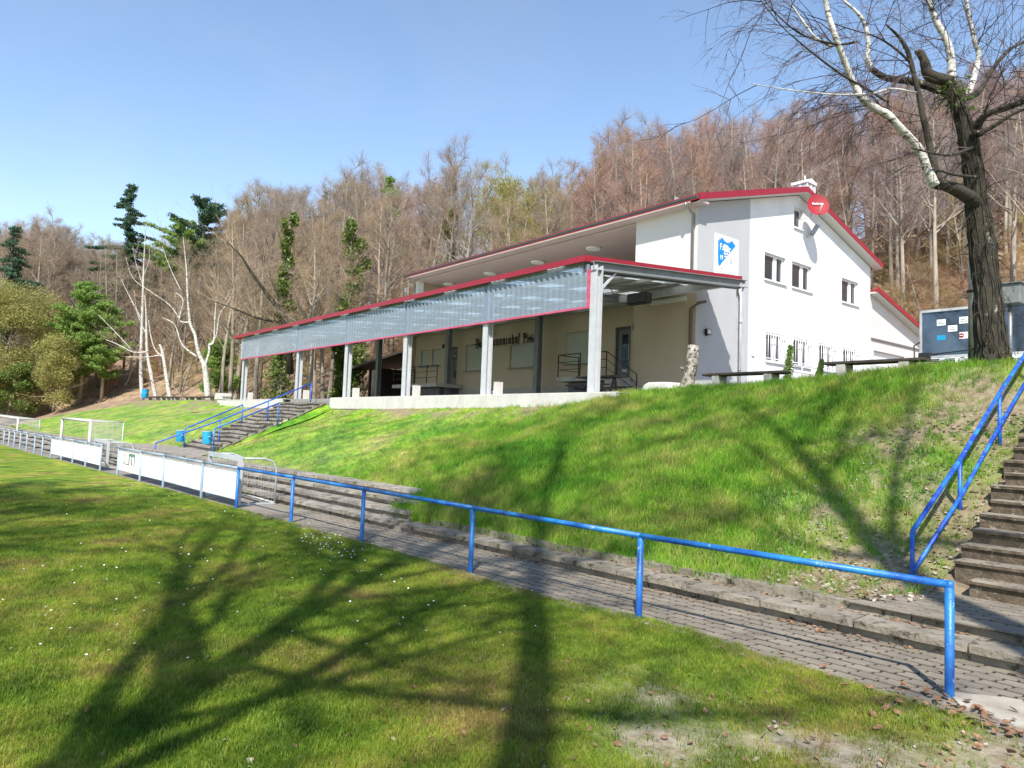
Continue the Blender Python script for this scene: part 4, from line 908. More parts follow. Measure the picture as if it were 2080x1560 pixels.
# roof
mb = MB()
for (y0, y1) in ((EF[0], RIDGE[0]), (RIDGE[0], EB[0])):
    z0, z1 = zr(y0), zr(y1); mb.hexa([(-35.05, y0, z0-.13), (RX, y0, z0-.13), (-35.05, y1, z1-.13), (RX, y1, z1-.13), (-35.05, y0, z0), (RX, y0, z0), (-35.05, y1, z1), (RX, y1, z1)])
rf = mb.build('roof', M['roof_red'], ch)
mb = MB()
x = -34.9
while x < RX-.1:
    for (y0, y1) in ((EF[0], RIDGE[0]), (RIDGE[0], EB[0])): mb.bar((x, y0, zr(y0)+.012), (x, y1, zr(y1)+.012), .04, .03)
    x += .32
s_ = mb.build('rib', M['roof_red'], rf); s_['kind'] = 'stuff'
for xx in (RX, -35.09):
    mb = MB()
    for (y0, y1) in ((EF[0]-.03, RIDGE[0]), (RIDGE[0], EB[0]+.03)):
        z0, z1 = zr(y0), zr(y1); mb.hexa([(xx, y0, z0-.17), (xx+.035, y0, z0-.17), (xx, y1, z1-.17), (xx+.035, y1, z1-.17), (xx, y0, z0+.07), (xx+.035, y0, z0+.07), (xx, y1, z1+.07), (xx+.035, y1, z1+.07)])
    mb.build('verge_trim', M['red'], rf)
mb = MB()
for (y0, y1) in ((EF[0], RIDGE[0]), (RIDGE[0], EB[0])):
    z0, z1 = zr(y0)-.135, zr(y1)-.135; mb.hexa([(GX+.004, y0, z0-.06), (RX+.02, y0, z0-.06), (GX+.004, y1, z1-.06), (RX+.02, y1, z1-.06), (GX+.004, y0, z0), (RX+.02, y0, z0), (GX+.004, y1, z1), (RX+.02, y1, z1)])
mb.build('verge_soffit', M['pale_trim'], rf)
mb = MB(); mb.box(-35.05, RX, EF[0]-.025, EF[0], zr(EF[0])-.02, zr(EF[0])+.06); mb.build('eave_trim', M['red'], rf)
mb = MB(); mb.box(-35.05, RX-.02, EF[0]+.0, FYW+.1, zr(EF[0])-.22, zr(EF[0])-.135); mb.build('eave_soffit', M['soffit'], rf)
mb = MB()
gp = [(EF[0]-.16+.075*math.cos(a), zr(EF[0])-.06+.09*math.sin(a)) for a in np.linspace(math.pi, 2*math.pi, 7)]
for (a, za), (b, zb) in zip(gp, gp[1:]): mb.quad((-35.05, a, za), (RX+.01, a, za), (RX+.01, b, zb), (-35.05, b, zb))
mb.prism([(EF[0]-.23, zr(EF[0])-.06)]+gp+[(EF[0]-.08, zr(EF[0])-.06)], RX, 'x', RX+.012); mb.build('gutter', M['dark_steel'], rf)
MB().tube([(-15.62, EF[0]-.15, 10.25), (-15.62, EF[0]-.12, 10.12), (-15.66, FYW-.08, 9.95), (-15.66, FYW-.08, 7.6)], .055, 10).build('downpipe', M['zinc'], ch)
MB().tube([(-15.3, 21.2, 6.78), (-15.45, 21.0, 6.72), (-15.66, FYW-.1, 6.5), (-15.66, FYW-.1, 3.1)], .055, 10).build('downpipe', M['brown_pipe'], ch)
MB().tube([(-34.7, EF[0]-.15, 10.25), (-34.7, FYW-.1, 9.9), (-34.7, FYW-.1, 7.2)], .05, 8).build('downpipe', M['zinc'], ch)
cw = on(1640, 372, 'x', -17.0)
cx1, cy0 = -16.2, 29.75
mb = MB(); mb.box(cx1-.68, cx1, cy0, cy0+.66, 11.2, 13.5); cm = mb.build('chimney', M['galv'], ch)
mb = MB(); mb.box(cx1-.74, cx1+.06, cy0-.06, cy0+.72, 13.5, 13.62); mb.prism([(cy0-.04, 13.62), (cy0+.7, 13.62), (cy0+.33, 13.74)], cx1-.71, 'x', cx1+.04); mb.build('cap', M['pvc'], cm)
m_ = MB()
for (xa, ya) in ((cx1, cy0), (cx1, cy0+.66), (cx1-.34, cy0), (cx1-.68, cy0), (cx1, cy0+.33)): m_.box(xa-.02, xa+.02, ya-.02, ya+.02, 11.25, 13.499)
m_.build('corner_trim', M['pvc'], cm); MB().tube([(cx1-.3, cy0+.33, 13.7), (cx1-.3, cy0+.33, 13.95)], .035, 10).build('flue', M['pvc'], cm)
# loggia lamps, floodlights, vents
for (px, py) in ((1205, 504), (1092, 532), (995, 555), (912, 577)):
    p = on(px, py, 'z', 10.1); MB().tube([(p[0], p[1], 10.119), (p[0], p[1], 10.04)], [.34, .32], 24).build('ceiling_lamp', M['pvc'], ch)
def flood(y, z, nm, tilt=0):
    l = MB().box(GX+.06, GX+.16, y-.14, y+.14, z-.1, z+.1).build(nm, M['black'], ch); MB().box(GX+.16, GX+.165, y-.11, y+.11, z-.08, z+.08).build('lens', M['lamp_glass'], l); MB().box(GX, GX+.06, y-.04, y+.04, z-.14, z-.06).build('bracket', M['black'], l)
flood(21.5, 5.73, 'floodlight')
l = MB().bar((GX+.18, 28.55, 10.7), (GX+.36, 28.7, 11.1), .16, .2).build('floodlight', M['zinc'], ch); MB().box(GX, GX+.2, 28.4, 28.46, 10.6, 10.66).build('bracket', M['galv'], l)
MB().box(GX-.001, GX+.06, 24.42, 24.6, 5.15, 5.36).build('wall_lamp', M['pvc'], ch)
MB().box(-20.0+1.5, -18.4+.0, FYW-.06, FYW-.0, 6.6, 6.62) if False else None
for (x, z) in ((-18.52, 6.12), (-31.9, 6.25)): MB().box(x-.04, x+.04, YD-.09, YD, z-.12, z+.1).build('door_lamp', M['black'], ch)
MB().box(-17.5, -15.9, FYW-.14, FYW, 6.83, 6.98).build('awning_box', M['pale_trim'], ch)
# annex on the same line with lower roof
an = thing('annex', (-20, 38, 3), 'lower white annex with sloping red roof edge behind the club house', 'building')
AY0, AY1 = 34.42, 44.5
def za(y): return 9.3-(y-34.3)*.253
gar = [(34.95, 38.4, 3.9, 6.4), (39.2, 41.6, 3.9, 6.4)]
wall('x', GX-.06, AY0, AY1, 2.9, 9.3, [(a, b, c, d) for a, b, c, d in gar], 'annex_wall', M['render_light'], inn=-1, top=lambda y: za(y)-.2, parent=an, depth=.15)
for g_ in gar: 
    d_ = MB().box(GX-.24, GX-.2, g_[0], g_[1], g_[2], g_[3]).build('garage_door', M['pvc'], an)
    for k in range(1, 4): MB().box(GX-.2, GX-.19, g_[0]+.02, g_[1]-.02, g_[2]+k*.6, g_[2]+k*.6+.02).build('groove', M['galv'], d_)
MB().box(GX-.06, GX-.0, AY0+.2, AY1, 6.9, 6.98).build('ledge', M['zinc'], an)
mb = MB(); mb.hexa([(-30, 34.42, za(34.42)-.13), (RX-.05, 34.42, za(34.42)-.13), (-30, AY1+.3, za(AY1+.3)-.13), (RX-.05, AY1+.3, za(AY1+.3)-.13), (-30, 34.42, za(34.42)), (RX-.05, 34.42, za(34.42)), (-30, AY1+.3, za(AY1+.3)), (RX-.05, AY1+.3, za(AY1+.3))]); r2 = mb.build('roof', M['roof_red'], an)
mb = MB(); mb.hexa([(RX-.045, 34.3, za(34.3)-.17), (RX-.01, 34.3, za(34.3)-.17), (RX-.045, AY1+.3, za(AY1+.3)-.17), (RX-.01, AY1+.3, za(AY1+.3)-.17), (RX-.045, 34.3, za(34.3)+.06), (RX-.01, 34.3, za(34.3)+.06), (RX-.045, AY1+.3, za(AY1+.3)+.06), (RX-.01, AY1+.3, za(AY1+.3)+.06)]); mb.build('verge_trim', M['red'], r2)
mb = MB(); mb.hexa([(GX-.05, 34.42, za(34.42)-.2), (RX-.06, 34.42, za(34.42)-.2), (GX-.05, AY1, za(AY1)-.2), (RX-.06, AY1, za(AY1)-.2), (GX-.05, 34.42, za(34.42)-.14), (RX-.06, 34.42, za(34.42)-.14), (GX-.05, AY1, za(AY1)-.14), (RX-.06, AY1, za(AY1)-.14)]); mb.build('verge_soffit', M['pale_trim'], r2)
mb = MB(); mb.box(-30, -16, AY1-.2, AY1, 2.9, 6.5); mb.build('rear_wall', M['render_light'], an)

# satellite dish
dsh = thing('satellite_dish', (GX, 29.3, 11.6), 'red satellite dish with white lettering on the gable under the roof edge', 'satellite dish')
cc = Vector((-14.78, 27.98, 11.68)); nr = Vector((.62, -.62, .28)).normalized(); u_ = nr.cross(Vector((0, 0, 1))).normalized(); v_ = u_.cross(nr)
mb = MB(); mb.sm = True; rings = 6; nn = 28; mb.v.append(tuple(cc-nr*.0))
for r in range(1, rings+1):
    rr = .47*r/rings
    for k in range(nn): a = 2*math.pi*k/nn; mb.v.append(tuple(cc+u_*math.cos(a)*rr*.95+v_*math.sin(a)*rr*1.08+nr*(.10*(r/rings)**2)))
for k in range(nn): mb.f.append((0, 1+k, 1+(k+1) % nn))
for r in range(rings-1):
    for k in range(nn): a = 1+r*nn; mb.f.append((a+k, a+nn+k, a+nn+(k+1) % nn, a+(k+1) % nn))
o = mb.build('reflector', M['dish'], dsh)
Mt = Matrix.Translation(cc+nr*.07+v_*.08) @ Matrix(((-u_.x, v_.x, nr.x, 0), (-u_.y, v_.y, nr.y, 0), (-u_.z, v_.z, nr.z, 0), (0, 0, 0, 1)))
if Mt.to_3x3().determinant() < 0: Mt = Matrix.Translation(cc+nr*.07+v_*.08) @ Matrix(((u_.x, v_.x, nr.x, 0), (u_.y, v_.y, nr.y, 0), (u_.z, v_.z, nr.z, 0), (0, 0, 0, 1)))
text_part('lettering', 'Kathrein', .13, M['white_ink'], dsh, Mt, .002, .002)
MB().tube([cc-v_*.5, cc-v_*.5+nr*.5+v_*.22], .018, 6).build('feed_arm', M['pale_trim'], dsh); MB().tube([cc-v_*.3+nr*.5, cc-v_*.3+nr*.42+v_*.1], .04, 8).build('feed_head', M['pvc'], dsh)
MB().tube([(GX, 27.6, 11.15), (-15.0, 27.75, 11.2), (-14.9, 27.95, 11.6)], .022, 8).build('mount', M['galv'], dsh)

# crest board
cb = thing('club_crest', (GX, 22.7, 8.7), 'white square board with blue and white club shield on the grey wall band', 'crest board')
cy, cz = 22.68, 8.65; X0 = GX+.012; hw, hh = .76, .82
MB().box(GX+.001, X0, cy-hw, cy+hw, cz-hh, cz+hh).build('board', M['board_white'], cb)
def shield(s, n=8):
    P_ = [(-.72*s, .66*s), (-.38*s, .86*s)]
    for k in range(1, n): t_ = k/n; P_.append(((-.38+.76*t_)*s, (.86-.30*math.sin(math.pi*t_)**.8*.55)*s))
    P_ += [(.38*s, .86*s), (.72*s, .66*s), (.72*s, -.05*s)]
    for k in range(1, 12): t_ = k/12; a = -t_*math.pi; P_.append((.72*s*math.cos(a), (-.05+.85*math.sin(a))*s))
    P_.append((-.72*s, -.05*s)); return P_
Q = lambda p, x: (x, cy+p[0]*.78, cz+p[1]*.84)
def poly3(pts, x, m, nm):
    mb = MB(); mb.quad(*[Q(p, x) for p in pts]); return mb.build(nm, m, cb)
poly3(shield(1.02), X0+.002, M['ink'], 'shield_outline'); poly3(shield(.985), X0+.004, M['board_white'], 'shield_field')
bl_ = [p for p in shield(.975) if p[1] > .72*p[0]-.07]
poly3(bl_, X0+.006, M['logo_blue'], 'blue_half')
def tx(body, px, py, sz, m, rot=0, nm='lettering', off=.0, sq=.8):
    R_3 = Matrix(((0, 0, 1, X0+.008), (1, 0, 0, cy+px*.78), (0, 1, 0, cz+py*.84), (0, 0, 0, 1))) @ Matrix.Rotation(rot, 4, 'Z'); text_part(nm, body, sz, m, cb, R_3, .001, off, squeeze=sq)
tx('F.C.', -.30, .42, .34, M['white_ink'], 0, 'lettering', .006); tx('19', -.44, -.05, .24, M['white_ink'], 0, 'lettering', .006); tx('29', .34, -.14, .22, M['ink'], 0)
for k, c_ in enumerate('OBERGROMBACH'):
    a = math.pi*(1.16+.80*k/11); tx(c_, .56*math.cos(a), -.10+.66*math.sin(a), .13, M['ink'], a+math.pi/2-.0)
rg = random.Random(7)
for r, n in enumerate((4, 4, 3, 2, 1)):
    for k in range(n):
        mb = MB(); c0 = (-.05+(k-(n-1)/2)*.13+.03, .30-r*.125)
        mb.quad(*[Q((c0[0]+.062*math.cos(a), c0[1]+.062*math.sin(a)), X0+.007) for a in np.linspace(0, 2*math.pi, 10)[:-1]]); mb.build('grape', M['ink'], cb)
        mb = MB(); mb.quad(*[Q((c0[0]+.05*math.cos(a), c0[1]+.05*math.sin(a)), X0+.009) for a in np.linspace(0, 2*math.pi, 10)[:-1]]); mb.build('grape', M['board_white'], cb)
mb = MB(); mb.quad(*[Q((-.02+.3*math.cos(a)*(1+.25*math.sin(5*a)), .42+.13*math.sin(a)*(1+.25*math.cos(4*a))), X0+.0075) for a in np.linspace(0, 2*math.pi, 22)[:-1]]); mb.build('vine_leaf', M['board_white'], cb)

# house sign in old letters
sg = thing('house_sign', (-26.5, YD, 6.1), 'long dark old-style lettering sign with scroll ends over the shuttered windows', 'sign')
MB().box(-27.9, -25.2, YD-.09, YD-.07, 5.93, 6.42).build('backing', M['render_cream'], sg)
def blackletter(s, x0, z, h, w):
    """broken-pen letters built of upright strokes with diamond feet"""
    mb = MB(); x = x0; y = YD-.10; t = w*.30
    def st_(xa, z0, z1): mb.box(xa, xa+t, y-.02, y, z0, z1); mb.prism([(xa-t*.35, z0+t*.5), (xa+t*.5, z0-t*.4), (xa+t*1.35, z0+t*.5), (xa+t*.5, z0+t*1.2)], y-.021, 'y', y-.001); mb.prism([(xa-t*.35, z1-t*.5), (xa+t*.5, z1+t*.4), (xa+t*1.35, z1-t*.5), (xa+t*.5, z1-t*1.2)], y-.021, 'y', y-.001)
    xh = h*.66
    for c in s:
        if c == 'A': st_(x, z, z+h); st_(x+w*.8, z, z+h*.95); mb.bar((x-.05, y-.01, z+h*.9), (x+w*.9, y-.01, z+h), .02, t*.8); mb.bar((x, y-.01, z+h*.45), (x+w*.8, y-.01, z+h*.45), .02, t*.5); x += w*1.5
        elif c == 'l': st_(x, z, z+h); x += w*.62
        elif c == 'e': st_(x, z, z+xh); mb.bar((x, y-.01, z+xh*.95), (x+w*.5, y-.01, z+xh*.7), .02, t*.8); mb.bar((x, y-.01, z+xh*.45), (x+w*.5, y-.01, z+xh*.65), .02, t*.5); mb.bar((x, y-.01, z), (x+w*.5, y-.01, z+.02), .02, t*.8); x += w*.95
        elif c == 'm' or c == 'w':
            for k in range(3): st_(x+k*w*.55, z, z+xh)
            mb.bar((x, y-.01, z+xh*(.92 if c == 'm' else .06)), (x+w*1.2, y-.01, z+xh*(.92 if c == 'm' else .06)), .02, t*.5); x += w*1.85
        elif c in 'na':
            for k in range(2): st_(x+k*w*.55, z, z+xh)
            zz = z+xh*.92; mb.bar((x, y-.01, zz), (x+w*.6, y-.01, zz), .02, t*.6)
            if c == 'a': mb.bar((x, y-.01, z+.03), (x+w*.6, y-.01, z+.03), .02, t*.6)
            x += w*1.28
        elif c == 'h': st_(x, z, z+h); st_(x+w*.55, z-.03, z+xh); mb.bar((x, y-.01, z+xh*.92), (x+w*.6, y-.01, z+xh*.92), .02, t*.6); x += w*1.28
        elif c == 'o': st_(x, z, z+xh); st_(x+w*.5, z, z+xh); mb.bar((x, y-.01, z+xh), (x+w*.6, y-.01, z+xh), .02, t*.6); mb.bar((x, y-.01, z), (x+w*.6, y-.01, z), .02, t*.6); x += w*1.2
        elif c == 'f': st_(x, z-.05, z+h); mb.bar((x, y-.01, z+h), (x+w*.5, y-.01, z+h*.92), .02, t*.8); mb.bar((x-w*.2, y-.01, z+xh), (x+w*.45, y-.01, z+xh), .02, t*.5); x += w
    return mb, x
mb, xe = blackletter('Alemannenhof', -28.15, 5.98, .43, .195); mb.build('lettering', M['black'], sg)
for (xa, xb, sgn) in ((-28.9, -28.15, -1), (-25.25, -24.35, 1)):
    mb = MB(); rg = random.Random(int(xa)); c0 = (xa+xb)/2
    for k in range(9):
        a0 = rg.uniform(0, 6.28); r0 = rg.uniform(.07, .16); cx_, cz_ = rg.uniform(xa+.1, xb-.1), 6.15+rg.uniform(-.15, .17)
        mb.tube([(cx_+r0*math.cos(a0+q*.5)*(1-q*.06), YD-.1, cz_+r0*math.sin(a0+q*.5)*(1-q*.06)) for q in range(11)], .022, 5)
    e_ = xb+.35 if sgn > 0 else xa-.3; mb.tube([(c0, YD-.1, 6.12), (e_, YD-.1, 6.12)], .02, 5); mb.build('scroll', M['black'], sg)
mb = MB(); mb.bar((-27.6, YD-.1, 6.62), (-27.35, YD-.1, 6.62), .02, .03); mb.bar((-27.5, YD-.1, 6.45), (-27.48, YD-.1, 6.62), .02, .03); mb.build('bracket', M['zinc'], sg)

# door landings with railings
def landing(x0, x1, y0, y1, ztop, label, steps_dir, railpts, nsteps=6):
    t = thing('door_landing', ((x0+x1)/2, (y0+y1)/2, 3.03), label, 'door steps', 'raised door landings')
    MB().box(x0, x1, y0, y1, ztop-.18, ztop).build('platform', M['concrete'], t)
    MB().box(x0+.3, x1-.3, y0+.4, y1, 3.03, ztop-.18).build('support', M['dark_steel'], t)
    if steps_dir:
        for k in range(nsteps-1):
            z1 = ztop-(k+1)*(ztop-3.03)/nsteps; xa = x1+k*.28; MB().box(xa, xa+.3, y0+.05, y1-.2, z1-.16, z1).build('step', M['concrete'], t)
        m_ = MB(); m_.prism([(x1, ztop-.2), (x1+.28*nsteps, 3.03), (x1+.28*nsteps-.4, 3.03), (x1-.1, ztop-.5)], y0, 'y', y0+.06); m_.build('stringer', M['concrete'], t)
    for seg in railpts:
        for z in (0, .3, .6, .9):
            if z == 0: continue
            for a, b in zip(seg, seg[1:]): MB().tube([(a[0], a[1], a[2]+z), (b[0], b[1], b[2]+z)], .02 if z > .8 else .012, 6).build('rail', M['black'], t)
        for a in seg: MB().tube([(a[0], a[1], a[2]-.15), (a[0], a[1], a[2]+.9)], .022, 6).build('baluster', M['black'], t)
    return t
landing(-21.2, -18.5, 19.5, 21.1, 4.12, 'raised concrete door landing with stairs and black railing right of the canopy', True, [[(-21.15, 20.7, 4.12), (-21.15, 19.55, 4.12), (-19.9, 19.55, 4.12)], [(-19.3, 19.55, 4.12), (-18.5, 19.55, 4.12), (-17.0, 19.55, 3.2)]])
landing(-34.4, -30.0, 19.5, 21.1, 4.12, 'raised door landing with black railing at the left end of the front', False, [[(-34.35, 20.9, 4.12), (-34.35, 19.55, 4.12), (-32.2, 19.55, 4.12), (-31.0, 19.55, 4.12), (-30.05, 19.55, 4.12)]])

# dark open shed behind the left end of the canopy
sd = thing('open_shed', (-42, 25, 3), 'dark open wooden shed with sloping roof at the left end of the club house', 'shed')
mb = MB(); mb.hexa([(-35.2, 22.3, 6.75), (-35.2, 27.5, 7.7), (-46.5, 22.3, 5.5), (-46.5, 27.5, 6.2), (-35.2, 22.3, 6.9), (-35.2, 27.5, 7.85), (-46.5, 22.3, 5.65), (-46.5, 27.5, 6.35)]); mb.build('roof', M['wood_dark'], sd)
MB().box(-42.8, -35.1, 26.9, 27.1, 3, 6.3).build('back_wall', M['wood_dark'], sd); MB().box(-42.9, -42.8, 23.0, 27.1, 3, 5.7).build('side_wall', M['wood_dark'], sd)
for x in (-46, -43, -35.4): MB().box(x-.08, x+.08, 22.6, 22.76, 3, 5.6 if x < -40 else 6.7).build('post', M['wood_dark'], sd)
for k in range(9): MB().box(-42.8+k*.85, -42.8+k*.85+.1, 26.8, 26.9, 3, 6.2).build('batten', M['wood_dark'], sd)
# ================================================================ SMALL THINGS
def bench(xa, xb, y, zg, label, h=.47, grp='concrete and plank benches on the grass bank', th=.06):
    t = thing('park_bench', ((xa+xb)/2, y, zg), label, 'bench', grp)
    rg = random.Random(int(xa*10))
    for k in range(2): MB().box(xa, xb, y-.2+k*.205, y-.005+k*.205, zg+h-th, zg+h).build('seat_plank', M['wood_dark'], t, .01)
    for x in (xa+.38, xb-.38):
        mb = MB(); mb.hexa([(x-.07, y-.17, zg-.2), (x+.07, y-.17, zg-.2), (x-.07, y+.17, zg-.2), (x+.07, y+.17, zg-.2), (x-.1, y-.19, zg+h-th-.002), (x+.1, y-.19, zg+h-th-.002), (x-.1, y+.19, zg+h-th-.002), (x+.1, y+.19, zg+h-th-.002)])
        mb.build('leg', M['concrete'], t, .01)
    return t
b1a, b1b = on(1435, 760, 'y', 15.1), on(1598, 752, 'y', 15.1); bench(b1a[0], b1b[0], 15.1, b1a[2]-.47, 'dark plank bench on concrete legs between the tree stump and the thin cypress')
b2a, b2b = on(1680, 737, 'y', 15.0), on(1885, 729, 'y', 15.0); bench(b2a[0], b2b[0], 15.0, b2a[2]-.47, 'dark plank bench on concrete legs before the barred windows, left of the ivy tree')
lb = ['far plank bench just right of the blue bin by the birches', 'far plank bench between the second and third birch', 'far plank bench right of the third birch', 'far plank bench nearest the forked birch, left of it', 'far plank bench right beside the forked birch trunk']
for (px0, px1), l in zip([(302, 322), (330, 345), (350, 362), (378, 392), (400, 434)], lb):
    a, b = on(px0, 806, 'y', 15.3), on(px1, 806, 'y', 15.3); bench(a[0], b[0], 15.3, a[2]-.5, l, .5, 'far benches among the birches', .1)
# pale stone slab, stump
def rock(name, c, sx, sy, sz, m, label, cat, seed):
    bm_me = bpy.data.meshes.new(name); rg = random.Random(seed); V = []; Fc = []; n = 12; r_ = 6
    for j in range(r_+1):
        ph = -math.pi/2+math.pi*j/r_
        for i in range(n):
            a = 2*math.pi*i/n; cx = math.copysign(abs(math.cos(ph))**.5, 1)*math.copysign(abs(math.cos(a))**.5, math.cos(a)); cy_ = math.copysign(abs(math.cos(ph))**.5, 1)*math.copysign(abs(math.sin(a))**.5, math.sin(a)); q = 1+rg.uniform(-.06, .06)
            V.append((cx*sx*q, cy_*sy*q, math.copysign(abs(math.sin(ph))**.6, math.sin(ph))*sz*q))
    for j in range(r_):
        for i in range(n): Fc.append((j*n+i, j*n+(i+1) % n, (j+1)*n+(i+1) % n, (j+1)*n+i))
    bm_me.from_pydata(V, [], Fc); bm_me.materials.append(m); o = link(name, bm_me); o.location = c; tag(o, label, cat); return o
ra, rb_ = on(1308, 788, 'y', 15.2), on(1378, 786, 'y', 15.2)
rock('stone_slab', ((ra[0]+rb_[0])/2, 15.3, ra[2]-.05), (rb_[0]-ra[0])/2, .35, .2, M['stone'], 'large pale stone block lying left of the tree stump', 'stone', 4)
sb, stp = on(1396, 790, 'y', 15), on(1409, 702, 'y', 15.1)
t = thing('tree_stump', tuple(sb), 'leaning sawn birch stump with peeling bark at the top of the bank', 'tree stump')
S0, S1 = Vector(sb), Vector(stp); mb = MB(); mb.tube([S0-Vector((0, 0, .3)), S0+(S1-S0)*.0, S0+(S1-S0)*.15, S0+(S1-S0)*.5+Vector((.03, 0, 0)), S1], [.26, .24, .165, .15, .142], 14); mb.build('trunk', M['birch_stump'], t)
MB().disc(S1+Vector((0, 0, .004)), (S1-S0), .135, 14).build('sawn_top', M['stone'], t)
MB().tube([S0+(S1-S0)*.45+Vector((-.16, -.05, 0)), S0+(S1-S0)*.45+Vector((-.24, -.08, .06))], [.05, .03], 7).build('branch_stub', M['birch_stump'], t)
# cypress
def leafcloud(name, spots, size, m, parent, seed, per=1, flat=False):
    """many small leaf quads; spots = [(centre, radius vector, count)]"""
    rg = np.random.RandomState(seed); C, S = [], []
    for c, r, n in spots:
        d = rg.normal(size=(n, 3)); d /= np.linalg.norm(d, axis=1)[:, None]+1e-9; rr = rg.rand(n)**.45
        C.append(np.asarray(c, float)+d*rr[:, None]*np.asarray(r, float))
    C = np.concatenate(C); n = len(C); a = rg.normal(size=(n, 3)); a /= np.linalg.norm(a, axis=1)[:, None]; b = np.cross(a, rg.normal(size=(n, 3))); b /= np.linalg.norm(b, axis=1)[:, None]+1e-9
    s = (size*(.55+.9*rg.rand(n)))[:, None]
    V = np.stack([C-a*s, C+b*s*.45, C+a*s, C-b*s*.45], 1).reshape(-1, 3)
    off = origin(parent) if parent is not None else Vector((0, 0, 0)); V = V-np.array(off)
    Fc = np.arange(n*4).reshape(-1, 4); me = npmesh(name, V, Fc, m); return link(name, me, parent)
for (px, py0, py1, w, lab) in ((1604, 706, 778, .13, 'tall thin cypress in front of the barred windows, left one'), (1667, 733, 770, .09, 'short thin cypress in front of the barred windows, right one')):
    a, b = on(px-6, py1+8, 'y', 18.5), on(px+2, py0, 'y', 18.5); t = thing('cypress', tuple(a), lab, 'cypress', 'thin cypresses before the gable')
    a, b = Vector(a), Vector(b); leafcloud('foliage', [(a+(b-a)*k/12, (w*(1.15-.9*abs(k/12-.45)), w*(1.15-.9*abs(k/12-.45)), (b-a).length/14), 150) for k in range(13)], .03, M['pine_needle'], t, 3); MB().tube([a-Vector((0, 0, .3)), a+(b-a)*.8], [.02, .008], 6).build('stem', M['wood_dark'], t)
# silver railing on the forecourt before the gable
t = thing('forecourt_railing', (-9, 19.5, 3.3), 'thin silver railing standing between the cypresses and the barred windows', 'railing')
f0, f1 = on(1610, 742, 'y', 20), on(1690, 752, 'y', 20)
for k in range(5):
    q = f0+(f1-f0)*k/4; MB().tube([(q[0], q[1], 3.2), (q[0], q[1], q[2])], .018, 6).build('baluster', M['galv'], t)
for dz in (0, -.2, -.4): MB().tube([tuple(f0+np.array([0, 0, dz])), tuple(f1+np.array([0, 0, dz]))], .014, 6).build('rail', M['galv'], t)
# low kerb of the forecourt
k0, k1 = on(1590, 776, 'y', 17), on(1690, 768, 'y', 17); mb = MB(); mb.hexa([(k0[0], 17, 3.1), (k1[0], 17, 3.1), (k0[0], 17.3, 3.1), (k1[0], 17.3, 3.1), (k0[0], 17, k0[2]), (k1[0], 17, k1[2]), (k0[0], 17.3, k0[2]), (k1[0], 17.3, k1[2])]); o = mb.build('kerb', M['concrete']); tag(o, kind='structure')

# vehicle with the wide glazed front behind the tree
VY = 18.6
vx0, vx1 = on(1869, 700, 'y', VY)[0], -3.6
zt, zb = on(1869, 634, 'y', VY)[2], on(1869, 724, 'y', VY)[2]
vn = thing('parked_vehicle', ((vx0+vx1)/2, VY, 3.4), 'tall white vehicle with wide dark glazed front and stickers parked behind the ivy-clad tree', 'vehicle')
MB().box(vx0, vx1, VY+.06, VY+4.8, 3.75, zt+.02).build('body', M['pvc'], vn, .05)
MB().box(vx0+.04, vx1-.04, VY+.02, VY+.058, zb, zt-.03).build('windscreen', mat('dark_tinted_glass', (.07, .09, .13), (.09, .12, .16), 1.2, .04, spec=1.0, metal=.5), vn)
m_ = MB(); m_.box(vx0-.01, vx0+.04, VY-.01, VY+.06, zb-.03, zt+.03); m_.box(vx1-.04, vx1+.01, VY-.01, VY+.06, zb-.03, zt+.03); m_.box(vx0+.04, vx1-.04, VY-.01, VY+.06, zt-.03, zt+.03); m_.box(vx0+.04, vx1-.04, VY-.01, VY+.06, zb-.06, zb); m_.build('frame', M['galv'], vn)
MB().box(vx0+.12, vx1-.12, VY-.02, VY+.058, 3.62, zb-.062).build('front_panel', M['board_white'], vn, .02)
g0, g1 = on(1888, 735, 'y', VY-.03)[0], on(1940, 735, 'y', VY-.03)[0]; gz = on(1888, 737, 'y', VY)[2]
for k in range(4): MB().box(g0, (g0+g1)/2-.06, VY-.035, VY-.02, gz-.07+k*.045, gz-.05+k*.045).build('grille', M['black'], vn); MB().box((g0+g1)/2+.06, g1, VY-.035, VY-.02, gz-.07+k*.045, gz-.05+k*.045).build('grille', M['black'], vn)
c_ = Vector(((g0+g1)/2, VY-.035, gz)); MB().tube([c_+Vector((.055*math.cos(a), 0, .055*math.sin(a))) for a in np.linspace(0, 6.283, 17)], .006, 5).build('emblem', M['ink'], vn)
m_ = MB(); m_.bar(c_+Vector((-.03, 0, .04)), c_+Vector((-.0, 0, -.0)), .008, .01); m_.bar(c_+Vector((.03, 0, .04)), c_, .008, .01); m_.bar(c_+Vector((-.045, 0, .0)), c_+Vector((-.02, 0, -.045)), .008, .01); m_.bar(c_+Vector((-.02, 0, -.045)), c_, .008, .01); m_.bar(c_+Vector((.045, 0, 0)), c_+Vector((.02, 0, -.045)), .008, .01); m_.bar(c_+Vector((.02, 0, -.045)), c_, .008, .01); m_.build('emblem', M['ink'], vn)
for px in (1955, 1884): q = on(px, 733, 'y', VY-.03); MB().disc((q[0], VY-.03, q[2]), (0, -1, 0), .085, 18).build('headlight', M['lamp_glass'], vn); MB().tube([(q[0]+.085*math.cos(a), VY-.03, q[2]+.085*math.sin(a)) for a in np.linspace(0, 6.283, 17)], .008, 5).build('headlight_ring', M['ink'], vn)
